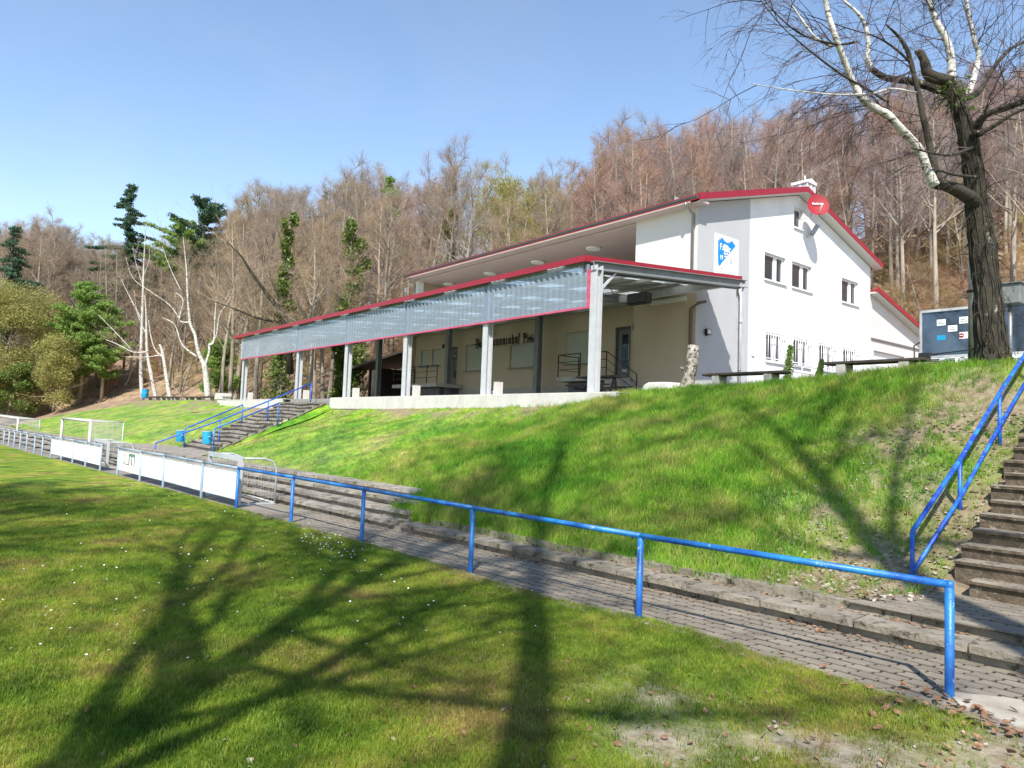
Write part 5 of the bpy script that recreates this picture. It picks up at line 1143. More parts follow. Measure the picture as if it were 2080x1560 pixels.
for (px, py, w, h, m, nm) in ((1912, 655, 18, 11, 'board_white', ''), (1935, 667, 19, 11, 'board_white', ''), (1958, 650, 19, 12, 'board_white', ''), (1958, 681, 19, 12, 'board_white', 'no'), (1982, 653, 12, 9, 'logo_blue', ''), (1982, 662, 14, 12, 'board_white', ''), (1912, 686, 18, 9, 'bin_blue', '')):
    a, b = on(px-w/2, py-h/2, 'y', VY+.012), on(px+w/2, py+h/2, 'y', VY+.012); MB().quad((a[0], VY+.012, b[2]), (b[0], VY+.012, b[2]), (b[0], VY+.012, a[2]), (a[0], VY+.012, a[2])).build('sticker', M[m], vn)
    mx_, mz_ = (a[0]+b[0])/2, (a[2]+b[2])/2
    if nm: MB().disc((mx_-.05, VY+.008, mz_), (0, -1, 0), .055, 16).build('sticker_disc', M['red'], vn); MB().box(mx_-.085, mx_-.015, VY+.003, VY+.006, mz_-.01, mz_+.01).build('sticker_bar', M['board_white'], vn)
    elif m == 'board_white':
        for k in range(2): MB().box(a[0]+.03, b[0]-.04-.03*k, VY+.008, VY+.011, mz_-.03+k*.04, mz_-.02+k*.04).build('sticker_line', M['ink'], vn)
mr = on(1866, 712, 'y', VY-.1); MB().tube([(vx0, VY, zb+.35), (vx0-.08, VY-.15, zb+.25), (vx0-.05, VY-.2, zb-.05), (vx0+.1, VY-.2, zb-.1)], .018, 6).build('mirror_arm', M['black'], vn); MB().box(vx0+.05, vx0+.32, VY-.26, VY-.18, zb-.08, zb+.06).build('mirror', M['black'], vn, .02)
MB().bar((vx0+.1, VY-.01, zb+.02), (vx0+1.1, VY-.01, zb+.1), .02, .02).build('wiper', M['black'], vn)
for x in (vx0+.35, vx1-.35): MB().tube([(x-.12, VY+.7, 3.72), (x+.12, VY+.7, 3.72)], .36, 18).build('wheel', M['black'], vn)
lp0, lp1 = on(1972, 728, 'y', 16.2), on(1974, 480, 'y', 16.2)
t = thing('lamp_post', (lp0[0], 16.2, 3.4), 'slim grey metal pole standing just left of the ivy-clad tree', 'pole')
MB().tube([(lp0[0], 16.2, 3.3), (lp0[0]+.01, 16.2, lp1[2]-.3), (lp0[0]+.02, 16.2, lp1[2])], [.055, .05, .035], 10).build('pole', M['zinc'], t)
for z in (5.1, 6.05): MB().tube([(lp0[0], 16.2, z), (lp0[0], 16.2, z+.05)], .075, 10).build('clamp', M['black'], t)
q = on(2050, 592, 'y', 17.5); t = thing('cabinet', (q[0], 17.5, 3.4), 'dark grey box on a post behind the ivy-clad tree', 'cabinet')
MB().box(q[0]-.17, q[0]+.22, 17.4, 17.7, q[2]-.28, q[2]+.15).build('box', M['mid_steel'], t, .02); MB().box(q[0]-.2, q[0]+.25, 17.36, 17.74, q[2]+.15, q[2]+.18).build('lid', M['zinc'], t); MB().tube([(q[0], 17.55, 3.3), (q[0], 17.55, q[2]-.28)], .04, 8).build('post', M['zinc'], t)

# ================================================================ GOALS
def net(mb, a, b, c, d, nu, nv, r=.0035):
    a, b, c, d = map(Vector, (a, b, c, d))
    for i in range(nu+1):
        p, q = a.lerp(b, i/nu), d.lerp(c, i/nu); mb.bar(p, q, r*2, r*2)
    for j in range(nv+1):
        p, q = a.lerp(d, j/nv), b.lerp(c, j/nv); mb.bar(p, q, r*2, r*2)
def goal(x0, x1, y, zt, depth, label, rr=.06, topd=.5, tilt=0):
    t = thing('football_goal', ((x0+x1)/2, y, 0), label, 'football goal', 'white framed goals on the far path')
    for x in (x0, x1): MB().tube([(x, y, 0), (x, y, zt-.001)], rr, 10).build('post', M['goal_white'], t)
    MB().tube([(x0-rr, y, zt), (x1+rr, y, zt)], rr, 10).build('crossbar', M['goal_white'], t)
    for x in (x0, x1):
        MB().tube([(x, y, zt), (x, y+depth, zt-.02)], .02, 6).build('net_bracket', M['galv'], t); MB().tube([(x, y+.05, .03), (x, y+depth, .03)], .03, 8).build('ground_bar', M['galv'], t); MB().tube([(x, y+depth, .03), (x, y+depth, zt-.02)], .02, 6).build('rear_post', M['galv'], t)
    MB().tube([(x0, y+depth, .03), (x1, y+depth, .03)], .03, 8).build('ground_bar', M['galv'], t)
    mb = MB(); nz_ = int(zt/.16); nx_ = int((x1-x0)/.2); nd = max(int(depth/.18), 3)
    net(mb, (x0, y+depth, 0), (x1, y+depth, 0), (x1, y+depth, zt), (x0, y+depth, zt), nx_, nz_)
    for x in (x0, x1): net(mb, (x, y, 0), (x, y+depth, 0), (x, y+depth, zt), (x, y, zt), nd, nz_)
    net(mb, (x0, y, zt), (x1, y, zt), (x1, y+depth, zt), (x0, y+depth, zt), nx_, nd)
    o = mb.build('net', M['net'], t); o['kind'] = 'stuff'; return t
ga, gb_ = on(127, 853, 'y', 4.95), on(185, 853, 'y', 4.95)
goal(ga[0], gb_[0], 4.95, 1.66, 1.15, 'small white goal with net standing on the path left of the entrance')
ga, gb_ = on(-30, 851, 'y', 4.55), on(37, 851, 'y', 4.55)
goal(ga[0], gb_[0], 4.55, 1.42, 1.2, 'white goal with net cut off by the left edge of the photo')
def minigoal(x0, x1, y, zt, d, label):
    t = thing('mini_goal', ((x0+x1)/2, y, 0), label, 'mini goal', 'grey steel mini goals behind the barrier')
    for x in (x0, x1):
        MB().box(x-.055, x+.055, y-.04, y+.04, 0, zt).build('post', M['galv'], t)
        MB().tube([(x, y+.04, zt-.05), (x, y+d*.65, zt-.05), (x, y+d*.9, zt-.12), (x, y+d, zt-.3), (x, y+d, .03)], .022, 8).build('back_bow', M['galv'], t)
        MB().box(x-.02, x+.02, y+.04, y+d, 0, .04).build('ground_bar', M['galv'], t)
    MB().box(x0+.055, x1-.055, y-.04, y+.04, zt-.11, zt).build('crossbar', M['galv'], t); MB().tube([(x0, y+d, .03), (x1, y+d, .03)], .022, 8).build('ground_bar', M['galv'], t)
    mb = MB(); net(mb, (x0, y+d, 0), (x1, y+d, 0), (x1, y+d, zt-.2), (x0, y+d, zt-.2), 12, 6, .0018)
    for x in (x0, x1): net(mb, (x, y, 0), (x, y+d, 0), (x, y+d, zt-.2), (x, y, zt-.05), 5, 6, .0018)
    o = mb.build('net', M['net'], t); o['kind'] = 'stuff'
minigoal(-19.0, -16.7, 5.62, 1.12, .85, 'grey steel mini goal behind the white boards near the first bright blue post')
minigoal(-32.2, -29.6, 5.15, .98, .85, 'grey steel mini goal standing in the gap of the pitch entrance')

# ================================================================ TREES
def limb(rg, p, d, length, n, wob, upb=0.0):
    pts = [p.copy()]; d = d.normalized()
    for k in range(n):
        d = (d+Vector((rg.gauss(0, wob), rg.gauss(0, wob), rg.gauss(0, wob)+upb))).normalized(); pts.append(pts[-1]+d*length/n)
    return pts
def ribbon(V, Fc, pts, w, rg):
    a = Vector((rg.gauss(0, 1), rg.gauss(0, 1), rg.gauss(0, 1))); d = (pts[-1]-pts[0])
    s = d.cross(a); s = s.normalized() if s.length > 1e-6 else Vector((1, 0, 0)); b = len(V); n = len(pts)
    for k, q in enumerate(pts):
        ww = w*(1-.75*k/(n-1))/2; V.append(tuple(q-s*ww)); V.append(tuple(q+s*ww))
    for k in range(n-1): Fc.append((b+2*k, b+2*k+1, b+2*k+3, b+2*k+2))
def bare_tree(seed, H, r0, crown0=.3, spread=.33, nl=22, nb=9, ntw=9, tw=.012, lean=0, wob=.05, fine=3, updir=.6, droop=0, twl=.9, nseg=10):
    rg = random.Random(seed); wood = MB(); TV, TF = [], []
    tp = limb(rg, Vector((0, 0, -.6)), Vector((lean, rg.gauss(0, .02), 1)), H*.97+.6, nseg, wob*.6, .03)
    rad = [r0*(1.15 if k == 0 else 1)*(1-k/nseg)**.8+.012 for k in range(nseg+1)]; wood.tube(tp, rad, 8)
    def on_tr(f): x = f*nseg; k = min(int(x), nseg-1); return tp[k].lerp(tp[k+1], x-k), rad[k]+(rad[k+1]-rad[k])*(x-k)
    for i in range(nl):
        f = crown0+(1-crown0)*(i+rg.random())/nl*.97; p, rr = on_tr(f); a = rg.uniform(0, 6.283); L = H*spread*(1.05-.75*(f-crown0)/(1-crown0))*rg.uniform(.6, 1.15)
        d = Vector((math.cos(a), math.sin(a), updir+rg.uniform(-.25, .45))); lp = limb(rg, p, d, L, 5, wob*2.0, .06)
        lr = min(rr*.6, .02+L*.012); wood.tube(lp, [lr*(1-.16*k)+.004 for k in range(6)], 5, cap=False)
        for j in range(nb):
            g = .22+.78*(j+rg.random())/nb; x = g*5; k = min(int(x), 4); q = lp[k].lerp(lp[k+1], x-k); bd = ((lp[k+1]-lp[k]).normalized()+Vector((rg.gauss(0, .6), rg.gauss(0, .6), rg.gauss(.15, .5)))).normalized()
            bl__ = L*.42*rg.uniform(.5, 1.2)*(1.1-.5*g); bp = limb(rg, q, bd, bl__, 3, wob*2.6, .05-droop); ribbon(TV, TF, bp, tw*2.4, rg); 
            for m_ in range(ntw):
                h = .15+.85*(m_+rg.random())/ntw; x = h*3; k2 = min(int(x), 2); s_ = bp[k2].lerp(bp[k2+1], x-k2); td = ((bp[k2+1]-bp[k2]).normalized()+Vector((rg.gauss(0, .55), rg.gauss(0, .55), rg.gauss(.12-droop*3, .45)))).normalized()
                tp_ = limb(rg, s_, td, twl*rg.uniform(.4, 1.1), 2, .18, .06-droop*2); ribbon(TV, TF, tp_, tw, rg)
                for z_ in range(fine):
                    s2 = tp_[0].lerp(tp_[2], rg.uniform(.2, 1)); t2 = (td+Vector((rg.gauss(0, .6), rg.gauss(0, .6), rg.gauss(.1-droop*3, .5)))).normalized(); ribbon(TV, TF, limb(rg, s2, t2, twl*.45*rg.uniform(.5, 1.2), 1, 0, 0), tw*.65, rg)
    return wood, TV, TF, tp
def tmesh(V, Fc, name, m): return npmesh(name, np.array(V, np.float32), np.array(Fc, np.int32), m)
TEMPL = []
specs = [dict(H=16, r0=.20, crown0=.28, spread=.26, nl=20), dict(H=17, r0=.24, crown0=.35, spread=.30, nl=22), dict(H=15, r0=.17, crown0=.20, spread=.24, nl=22), dict(H=18, r0=.22, crown0=.45, spread=.24, nl=20, updir=.9), dict(H=14, r0=.16, crown0=.12, spread=.34, nl=24, updir=.4), dict(H=16, r0=.2, crown0=.3, spread=.3, nl=22, updir=1.0, wob=.07), dict(H=12, r0=.12, crown0=.1, spread=.3, nl=18, updir=.8)]
for k, s_ in enumerate(specs):
    w, TV, TF, tp = bare_tree(100+k, nb=8, ntw=8, fine=3, tw=.0145, **s_); TEMPL.append((w.mesh('trunk', M['bark_tree']), tmesh(TV, TF, 'crown', M['twig']), s_['H']))
SKY = np.array([(-60, 430), (0, 432), (60, 418), (100, 425), (150, 450), (190, 455), (260, 480), (330, 470), (400, 445), (450, 410), (480, 365), (520, 350), (600, 345), (640, 372), (700, 322), (760, 320), (830, 342), (900, 292), (960, 300), (1030, 345), (1090, 308), (1150, 318), (1195, 285), (1240, 235), (1290, 222), (1350, 225), (1400, 200), (1450, 205), (1500, 222), (1560, 200), (1620, 182), (1700, 172), (1800, 150), (1900, 118), (2000, 105), (2150, 95)], float)
def skyl(px): return float(np.interp(px, SKY[:, 0], SKY[:, 1]))
TINTS = {'rose': [(1.06, .93, 1.12), (1.10, .94, 1.0), (1.0, .94, 1.2)], 'tan': [(.98, .98, .98), (1.02, .95, .86), (.88, .88, .88)], 'olive': [(.95, 1.02, .62), (1.05, 1.08, .62)], 'grey': [(.85, .95, 1.3), (.95, 1.0, 1.35)]}
LAB = {'rose': 'bare beech with fine pinkish twigs on the wooded slope', 'tan': 'bare brown tree on the wooded slope', 'olive': 'bare tree with olive-green budding twigs on the wooded slope', 'grey': 'bare grey-twigged tree on the wooded slope'}
rg = random.Random(77); placed = []
def at_depth(px, d):
    r = ray(px, 780); p = CAM+r*(d/float(r@fw)); return float(p[0]), float(p[1])
ZONES = [(60, 'at the left edge'), (230, 'above the small net goals'), (400, 'behind the white birches'), (500, 'behind the forked birch'), (620, 'above the left canopy end'), (760, 'above the pale steps'), (900, 'left of the loggia roof'), (1040, 'behind the left loggia eave'), (1180, 'behind the middle of the loggia roof'), (1320, 'above the right end of the canopy'), (1440, 'above the upper downpipe'), (1560, 'above the club crest'), (1680, 'behind the chimney and dish'), (1800, 'above the falling roof edge'), (1900, 'above the annex roof'), (1990, 'just left of the big ivy trunk'), (9999, 'right of the big ivy trunk')]
KIND = {'rose': 'bare pink-twigged beech', 'tan': 'bare tan-twigged tree', 'olive': 'bare olive-budded tree', 'grey': 'bare grey-twigged tree'}
def zone(px): return next(z for lim, z in ZONES if px <= lim)
def place_tree(px, d, pytop, tint, tmpl=None, label=None, group=None, force=False):
    if label is None:
        row = 'reaching the skyline' if pytop < skyl(px)+45 else ('of middle height' if pytop < skyl(px)+100 else 'low among the others')
        label = KIND[tint]+' '+row+' '+zone(px); group = group or label
    r = ray(px, 780); t_ = d/float(r@fw); p = CAM+r*t_
    X_, Y_ = float(p[0]), float(p[1])
    if X_ > -70 and Y_ < 13: return None
    zg = float(hill(X_, Y_)); topz = CAM[2]+float((ray(px, pytop)/float(ray(px, pytop)@fw)*d)[2]); Ht = topz-zg
    if Ht < 4.5 or Ht > 27 or (len(placed) >= 285 and not force): return None
    if px < 335 and d < 90 and not force: return None
    if 850 < px < 1790 and pytop > np.interp(px, [850, 1432, 1640, 1790], [555, 395, 383, 530])-14: return None
    k = rg.randrange(len(TEMPL)) if tmpl is None else tmpl; tm, cm_, H0 = TEMPL[k]; s = Ht/H0
    root = bpy.data.objects.new('bare_tree', None); COL.objects.link(root); root.location = (X_, Y_, zg); tag(root, label or LAB[tint], 'tree', group or 'bare '+tint+' trees on the wooded slope')
    c = TINTS[tint][rg.randrange(len(TINTS[tint]))]; v = rg.uniform(.82, 1.18); rz = rg.uniform(0, 6.283)
    for nm, me_ in (('trunk', tm), ('crown', cm_)):
        o = bpy.data.objects.new(nm, me_); COL.objects.link(o); o.parent = root; o.scale = (max(s, .75)*rg.uniform(.95, 1.0), max(s, .75), s); o.rotation_euler.z = rz
        o.color = (c[0]*v, c[1]*v, c[2]*v, 1) if nm == 'crown' else (v*rg.uniform(.75, 1.15),)*3+(1,)
    placed.append((X_, Y_)); return root
def tint_for(px, py):
    u = rg.random()
    if px > 1150: return 'rose' if py < 420 and u < .75 else ('tan' if u < .8 else 'grey')
    if 930 < px <= 1150: return 'olive' if u < .5 else ('grey' if u < .7 else 'tan')
    if px < 230: return 'rose' if u < .55 else 'tan'
    return 'grey' if py < 400 and u < .45 else ('tan' if u < .8 else ('rose' if u < .9 else 'olive'))
# skyline row
px = -70
while px < 2160:
    base = 100 if px < 450 else np.interp(px, [450, 800, 1200, 2100], [90, 82, 74, 66]); d = base*rg.uniform(.85, 1.15)
    py = skyl(px)+rg.choice([0, 8, 20, 40])+rg.uniform(-8, 14); place_tree(px, d, py, tint_for(px, py)); px += rg.uniform(14, 31)
# second and third rows
for row, (dm, n, drop) in enumerate([(1.22, 48, 40), (.80, 58, 100), (.66, 40, 150)]):
    for k in range(n):
        px = -70+2230*(k+rg.random())/n; base = 100 if px < 450 else np.interp(px, [450, 800, 1200, 2100], [90, 82, 74, 66]); d = base*dm*rg.uniform(.9, 1.1)
        if row >= 2 and px < 420: continue
        if px > 1380 and d < 58: d = rg.uniform(58, 66)
        if 850 < px <= 1380 and d < 52: d = rg.uniform(55, 64)
        py = skyl(px)+rg.uniform(20, drop)+(0 if row else 10); place_tree(px, d, py, tint_for(px, py))
# tall pale trunks that show right of the gable and under the canopy
for (px, d, py) in [(1832, 52, 260), (1822, 54, 300), (1900, 50, 220), (1890, 55, 300), (1925, 57, 250), (2060, 48, 150), (2090, 46, 180), (2045, 58, 230), (1960, 60, 280), (520, 56, 420), (470, 58, 430), (630, 52, 440), (760, 56, 400), (560, 62, 430), (450, 60, 500), (600, 50, 480), (670, 54, 470), (720, 60, 450)]:
    place_tree(px, d, py, 'tan' if px < 1000 else 'grey', tmpl=3 if px > 1000 else rg.choice([0, 1, 3]), label='tall tree with pale bare trunk '+zone(px), group='pale trunks '+zone(px))
# thicket of young trees between the big trunks
for k in range(100):
    px = rg.uniform(-60, 880) if k % 4 else rg.uniform(1790, 2130); d = rg.uniform(68, 100) if px < 450 else (rg.uniform(58, 84) if px < 1000 else rg.uniform(50, 72))
    X_, Y_ = at_depth(px, d); zb_ = float(hill(X_, Y_)); pyb = proj((X_, Y_, zb_))[1]
    place_tree(px, d, pyb-1450/d*rg.uniform(5.5, 9.5), rg.choice(['tan', 'tan', 'rose', 'olive']), tmpl=rg.choice([4, 6, 6]), label='young bushy bare tree in the thicket '+zone(px), group='thicket '+zone(px))
# the wood behind and between them reads as one mass
def wood_mass(name, pts, srcs, tint, label):
    me = bpy.data.meshes.new(name); me.from_pydata([p[:3] for p in pts], [], []); 
    for nm, i in (('sc', 3), ('rot', 4), ('var', 5)): set_attr(me, nm, [p[i] for p in pts])
    o = link(name, me); tag(o, kind='stuff'); o.color = tint
    ng = bpy.data.node_groups.new(name, 'GeometryNodeTree'); ng.interface.new_socket('Geometry', in_out='INPUT', socket_type='NodeSocketGeometry'); ng.interface.new_socket('Geometry', in_out='OUTPUT', socket_type='NodeSocketGeometry')
    N = ng.nodes; L = ng.links; gi = N.new('NodeGroupInput'); go = N.new('NodeGroupOutput'); jo = N.new('GeometryNodeJoinGeometry'); mp = N.new('GeometryNodeMeshToPoints'); L.new(gi.outputs[0], mp.inputs['Mesh'])
    def att(n): a = N.new('GeometryNodeInputNamedAttribute'); a.data_type = 'FLOAT'; a.inputs[0].default_value = n; return a.outputs['Attribute']
    for k, pair in enumerate(srcs):
        cp = N.new('FunctionNodeCompare'); cp.operation = 'EQUAL'; cp.inputs[1].default_value = k; cp.inputs['Epsilon'].default_value = .1; L.new(att('var'), cp.inputs[0])
        cx = N.new('ShaderNodeCombineXYZ'); L.new(att('rot'), cx.inputs[2])
        for s_ in pair:
            io = N.new('GeometryNodeInstanceOnPoints'); ob = N.new('GeometryNodeObjectInfo'); ob.inputs['Object'].default_value = s_; ob.transform_space = 'ORIGINAL'; ob.inputs['As Instance'].default_value = False
            L.new(mp.outputs[0], io.inputs['Points']); L.new(cp.outputs[0], io.inputs['Selection']); L.new(ob.outputs['Geometry'], io.inputs['Instance']); L.new(cx.outputs[0], io.inputs['Rotation']); L.new(att('sc'), io.inputs['Scale']); L.new(io.outputs[0], jo.inputs[0])
    L.new(jo.outputs[0], go.inputs[0]); md = o.modifiers.new('wood', 'NODES'); md.node_group = ng; return o
def src_of(k):
    tm, cm_, H0 = TEMPL[k]; r = [None, None]
    for o in bpy.data.objects:
        if o.data is tm and r[0] is None: r[0] = o
        if o.data is cm_ and r[1] is None: r[1] = o
    return r
ks = [0, 2, 4, 5]; SR = [src_of(k) for k in ks]
for nm, tint, zones, n in (('far_wood', (.94, .96, .98, 1), [(-60, 900, 84, 125), (-60, 460, 98, 130)], 330), ('far_beech_wood', (1.03, .94, 1.1, 1), [(1000, 2140, 76, 118)], 190)):
    pts = []
    while len(pts) < n:
        a_, b_, d0_, d1_ = rg.choice(zones); px = rg.uniform(a_, b_); d = rg.uniform(d0_, d1_); X_, Y_ = at_depth(px, d)
        if float(sdist(X_, Y_)) < 3: n -= 1; continue
        zg = float(hill(X_, Y_)); ptop = skyl(px)+rg.uniform(14, 95); zt = CAM[2]+float((ray(px, ptop)/float(ray(px, ptop)@fw)*d)[2]); k = rg.randrange(4); Ht = zt-zg
        if Ht < 3.5 or Ht > 24: n -= 1; continue
        pts.append((X_, Y_, zg-.2, Ht/TEMPL[ks[k]][2], rg.uniform(0, 6.28), k))
    wood_mass(nm, pts, SR, tint, '')
# brush on the forest floor
w, TV, TF, tp = bare_tree(300, 2.6, .03, crown0=.02, spread=.55, nl=16, nb=6, ntw=5, fine=2, tw=.012, twl=.5, updir=.8); bw = tmesh(TV, TF, 'brush_twigs', M['twig'])
for k in range(170):
    if k < 90: px = rg.uniform(-40, 860); d = rg.uniform(54, 90) if px > 420 else rg.uniform(74, 96)
    else: px = rg.uniform(1780, 2120); d = rg.uniform(48, 66)
    r = ray(px, 780); p = CAM+r*(d/float(r@fw)); X_, Y_ = float(p[0]), float(p[1])
    if float(sdist(X_, Y_)) < 1: continue
    o = bpy.data.objects.new('brush', bw); COL.objects.link(o); s = rg.uniform(.7, 1.7); o.scale = (s, s, s*rg.uniform(.7, 1.2)); o.location = (X_, Y_, float(hill(X_, Y_))); o.rotation_euler.z = rg.uniform(0, 6.28)
    o.color = rg.choice([(1.1, .95, .8, 1), (1, .9, .75, 1), (.9, .95, .6, 1), (1.1, .85, .75, 1)]); zl_ = zone(proj((X_, Y_, 3))[0]); tag(o, 'low bare brushwood on the leafy slope '+zl_, 'shrub', 'brushwood '+zl_)

# evergreens
def spruce(px, d, pytop, wid, label, seed, m='needle', full=0.1, dens=1, pine=False, base=None):
    X_, Y_ = at_depth(px, d); zg = float(hill(X_, Y_)) if base is None else base; topz = CAM[2]+float((ray(px, pytop)/float(ray(px, pytop)@fw)*d)[2]); H = topz-zg
    t = thing('spruce_tree' if not pine else 'pine_tree', (X_, Y_, zg), label, 'conifer'); rg = random.Random(seed)
    MB().tube([(X_, Y_, zg-.5), (X_+.1, Y_, zg+H*.5), (X_, Y_, zg+H)], [H*.018, H*.011, .03], 8).build('trunk', M['bark_dark'] if not pine else M['bark_tree'], t)
    wood = MB(); spots = []
    n = int(46*dens)
    for k in range(n):
        f = full+(1-full)*(k+rg.random())/n; a = rg.uniform(0, 6.283); R_ = min(wid, (1-f)*H*.55)*rg.uniform(.6, 1.1)+.2 if not pine else wid*math.sin(math.pi*min(1, (f-full)/(1-full)*.82+.16))**.7*rg.uniform(.5, 1.1)
        z = zg+H*f; p0 = Vector((X_, Y_, z)); d_ = Vector((math.cos(a), math.sin(a), -.18 if not pine else .35)); p1 = p0+d_*R_; wood.tube([p0, p0.lerp(p1, .5)+Vector((0, 0, -.1)), p1+Vector((0, 0, .12))], [.04, .025, .01], 4, cap=False)
        m_ = max(3, int(R_*2.2))
        for j in range(m_):
            g = (j+.6)/m_; q = p0.lerp(p1, g); rr = (.30+.25*(1-g)) if not pine else .42; spots.append((q, (rr*1.5, rr*1.5, rr*.6), int(46*dens) if not pine else 60))
    wood.build('branches', M['bark_dark'], t); leafcloud('needles', spots, .15 if not pine else .15, M[m], t, seed)
    return t
spruce(240, 96, 368, 5.6, 'dark spruce standing high above the bare trees on the left skyline', 5, full=.30, dens=1.3)
spruce(4, 84, 452, 4.5, 'dark spruce cut by the left edge of the photo', 6, full=.35)
spruce(392, 92, 400, 5.2, 'dark green pine with broken open top on the left skyline', 7, full=.55, dens=.8, pine=True, m='needle')
spruce(345, 93, 440, 4.6, 'bright green pine crown left of the dark broken pine', 8, full=.55, pine=True, m='pine_needle')
spruce(772, 84, 348, 3.2, 'green conifer tip rising among bare trees behind the left canopy end', 9, full=.5, m='pine_needle', dens=.7)
spruce(640, 110, 380, 3, 'dark conifer half hidden among bare trees above the canopy', 15, full=.5, m='needle', dens=.5)
spruce(1480, 88, 325, 3, 'dark conifer seen through the pink beeches behind the roof', 16, full=.4, m='needle', dens=.6)
spruce(1260, 90, 410, 3.4, 'olive conifer low behind the club house roof', 17, full=.3, m='pine_needle', dens=.6)
X_, Y_ = at_depth(185, 80); zg = float(on(185, 812, 'x', X_)[2])
for (px, py, w_, sd, lb_) in ((165, 575, 3.6, 21, 'bright green young pine on the left, left of its twin'), (208, 620, 3.2, 22, 'bright green young pine on the left, right of its twin'), (142, 640, 3.0, 23, 'small bright green pine in front of the green twins')):
    xx, yy = at_depth(px, 80); zb_ = on(px, 812, 'x', xx)[2]; spruce(px, 80, py, w_, lb_, sd, m='pine_needle', full=.22, dens=1.5, pine=True, base=zb_)
# springlike shrubs and willows on the left, just coming into leaf
def shrub(px, d, pytop, pybase, wid, label, seed, m='bush_leaf', n=5000, leaf=.11, tint=(.95, 1, .6, 1)):
    X_, Y_ = at_depth(px, d); zb_ = float(on(px, pybase, 'x', X_)[2]); zt_ = float(on(px, pytop, 'x', X_)[2]); H = zt_-zb_
    t = thing('leafing_shrub', (X_, Y_, zb_), label, 'shrub')
    o = bpy.data.objects.new('stems', TEMPL[4][1]); COL.objects.link(o); o.parent = t; s = H/14.5; o.scale = (wid/4.6, wid/4.6, s); o.color = tint; o.location.z = -.1
    o = bpy.data.objects.new('trunk', TEMPL[4][0]); COL.objects.link(o); o.parent = t; o.scale = (wid/4.6, wid/4.6, s)
    rg = random.Random(seed); sp = []
    for k in range(34): a = rg.uniform(0, 6.28); q = wid*math.sqrt(rg.random())*.8; f = rg.uniform(.1, .95); sp.append(((X_+q*math.cos(a)*(1.1-f*.5), Y_+q*math.sin(a)*(1.1-f*.5), zb_+H*f), (wid*.3, wid*.3, H*.12), int(n*5)//34))
    leafcloud('leaves', sp, leaf, M[m], t, seed); return t
shrub(50, 80, 590, 835, 6.5, 'wide yellow-green shrub just coming into leaf at the left edge', 31, n=5200); shrub(-10, 78, 570, 820, 5, 'olive shrub half outside the left edge', 32, n=3000); shrub(112, 76, 680, 830, 3.0, 'low olive shrub left of the bright pines', 33, n=1800)
shrub(20, 76, 740, 845, 3.0, 'dense low green bush at the foot of the left slope', 34, n=2600, m='ivy'); shrub(445, 62, 690, 800, 2.0, 'green bush between the forked birch and the canopy', 35, n=3000, m='pine_needle')
shrub(1000, 72, 348, 560, 4.2, 'yellow-olive budding tree behind the loggia roof', 36, n=2600, leaf=.10); shrub(1080, 76, 370, 560, 3.8, 'second yellow-olive budding tree behind the loggia roof', 37, n=2000, leaf=.10)
shrub(1590, 74, 330, 480, 2.6, 'olive ivy-hung tree behind the gable ridge', 38, n=2200, m='pine_needle', leaf=.12)
# ivy-clad trees above the canopy
def ivy_tree(px, d, pytop, pyiv, lab, seed, tm, wv=1.0, pyb=None):
    t = place_tree(px, d, pytop, 'tan', tmpl=tm, label=lab, group='ivy-clad trees at the foot of the slope', force=True)
    if t is None: return
    t.name = 'ivy_tree'; X_, Y_, z0 = t.location; zi = float(on(px, pyiv, 'x', X_)[2]); rg = random.Random(seed); sp = []
    n = 22
    for k in range(n):
        f = k/(n-1); z = z0+.3+(zi-z0)*f; w_ = wv*(1.15-.75*f)*rg.uniform(.7, 1.25); sp.append(((X_+rg.gauss(0, .25*wv), Y_+rg.gauss(0, .25*wv), z), (w_*.75, w_*.75, (zi-z0)/n*1.1), 240))
    leafcloud('ivy', sp, .13, M['ivy'], t, seed)
ivy_tree(568, 53, 380, 450, 'tree with broad ivy column and a long bare limb above the canopy', 41, 1, 1.15)
ivy_tree(706, 50, 400, 470, 'tree with dense ivy cone rising over the middle of the canopy', 42, 0, 1.5)
ivy_tree(900, 60, 300, 440, 'ivy-wrapped trunk behind the left end of the club house roof', 43, 5, .8)
ivy_tree(692, 44, 560, 620, 'ivy-covered trunk seen under the canopy between the posts', 44, 3, .8)
ivy_tree(1075, 66, 420, 500, 'thin ivy-wrapped tree behind the loggia roof', 45, 2, .7)
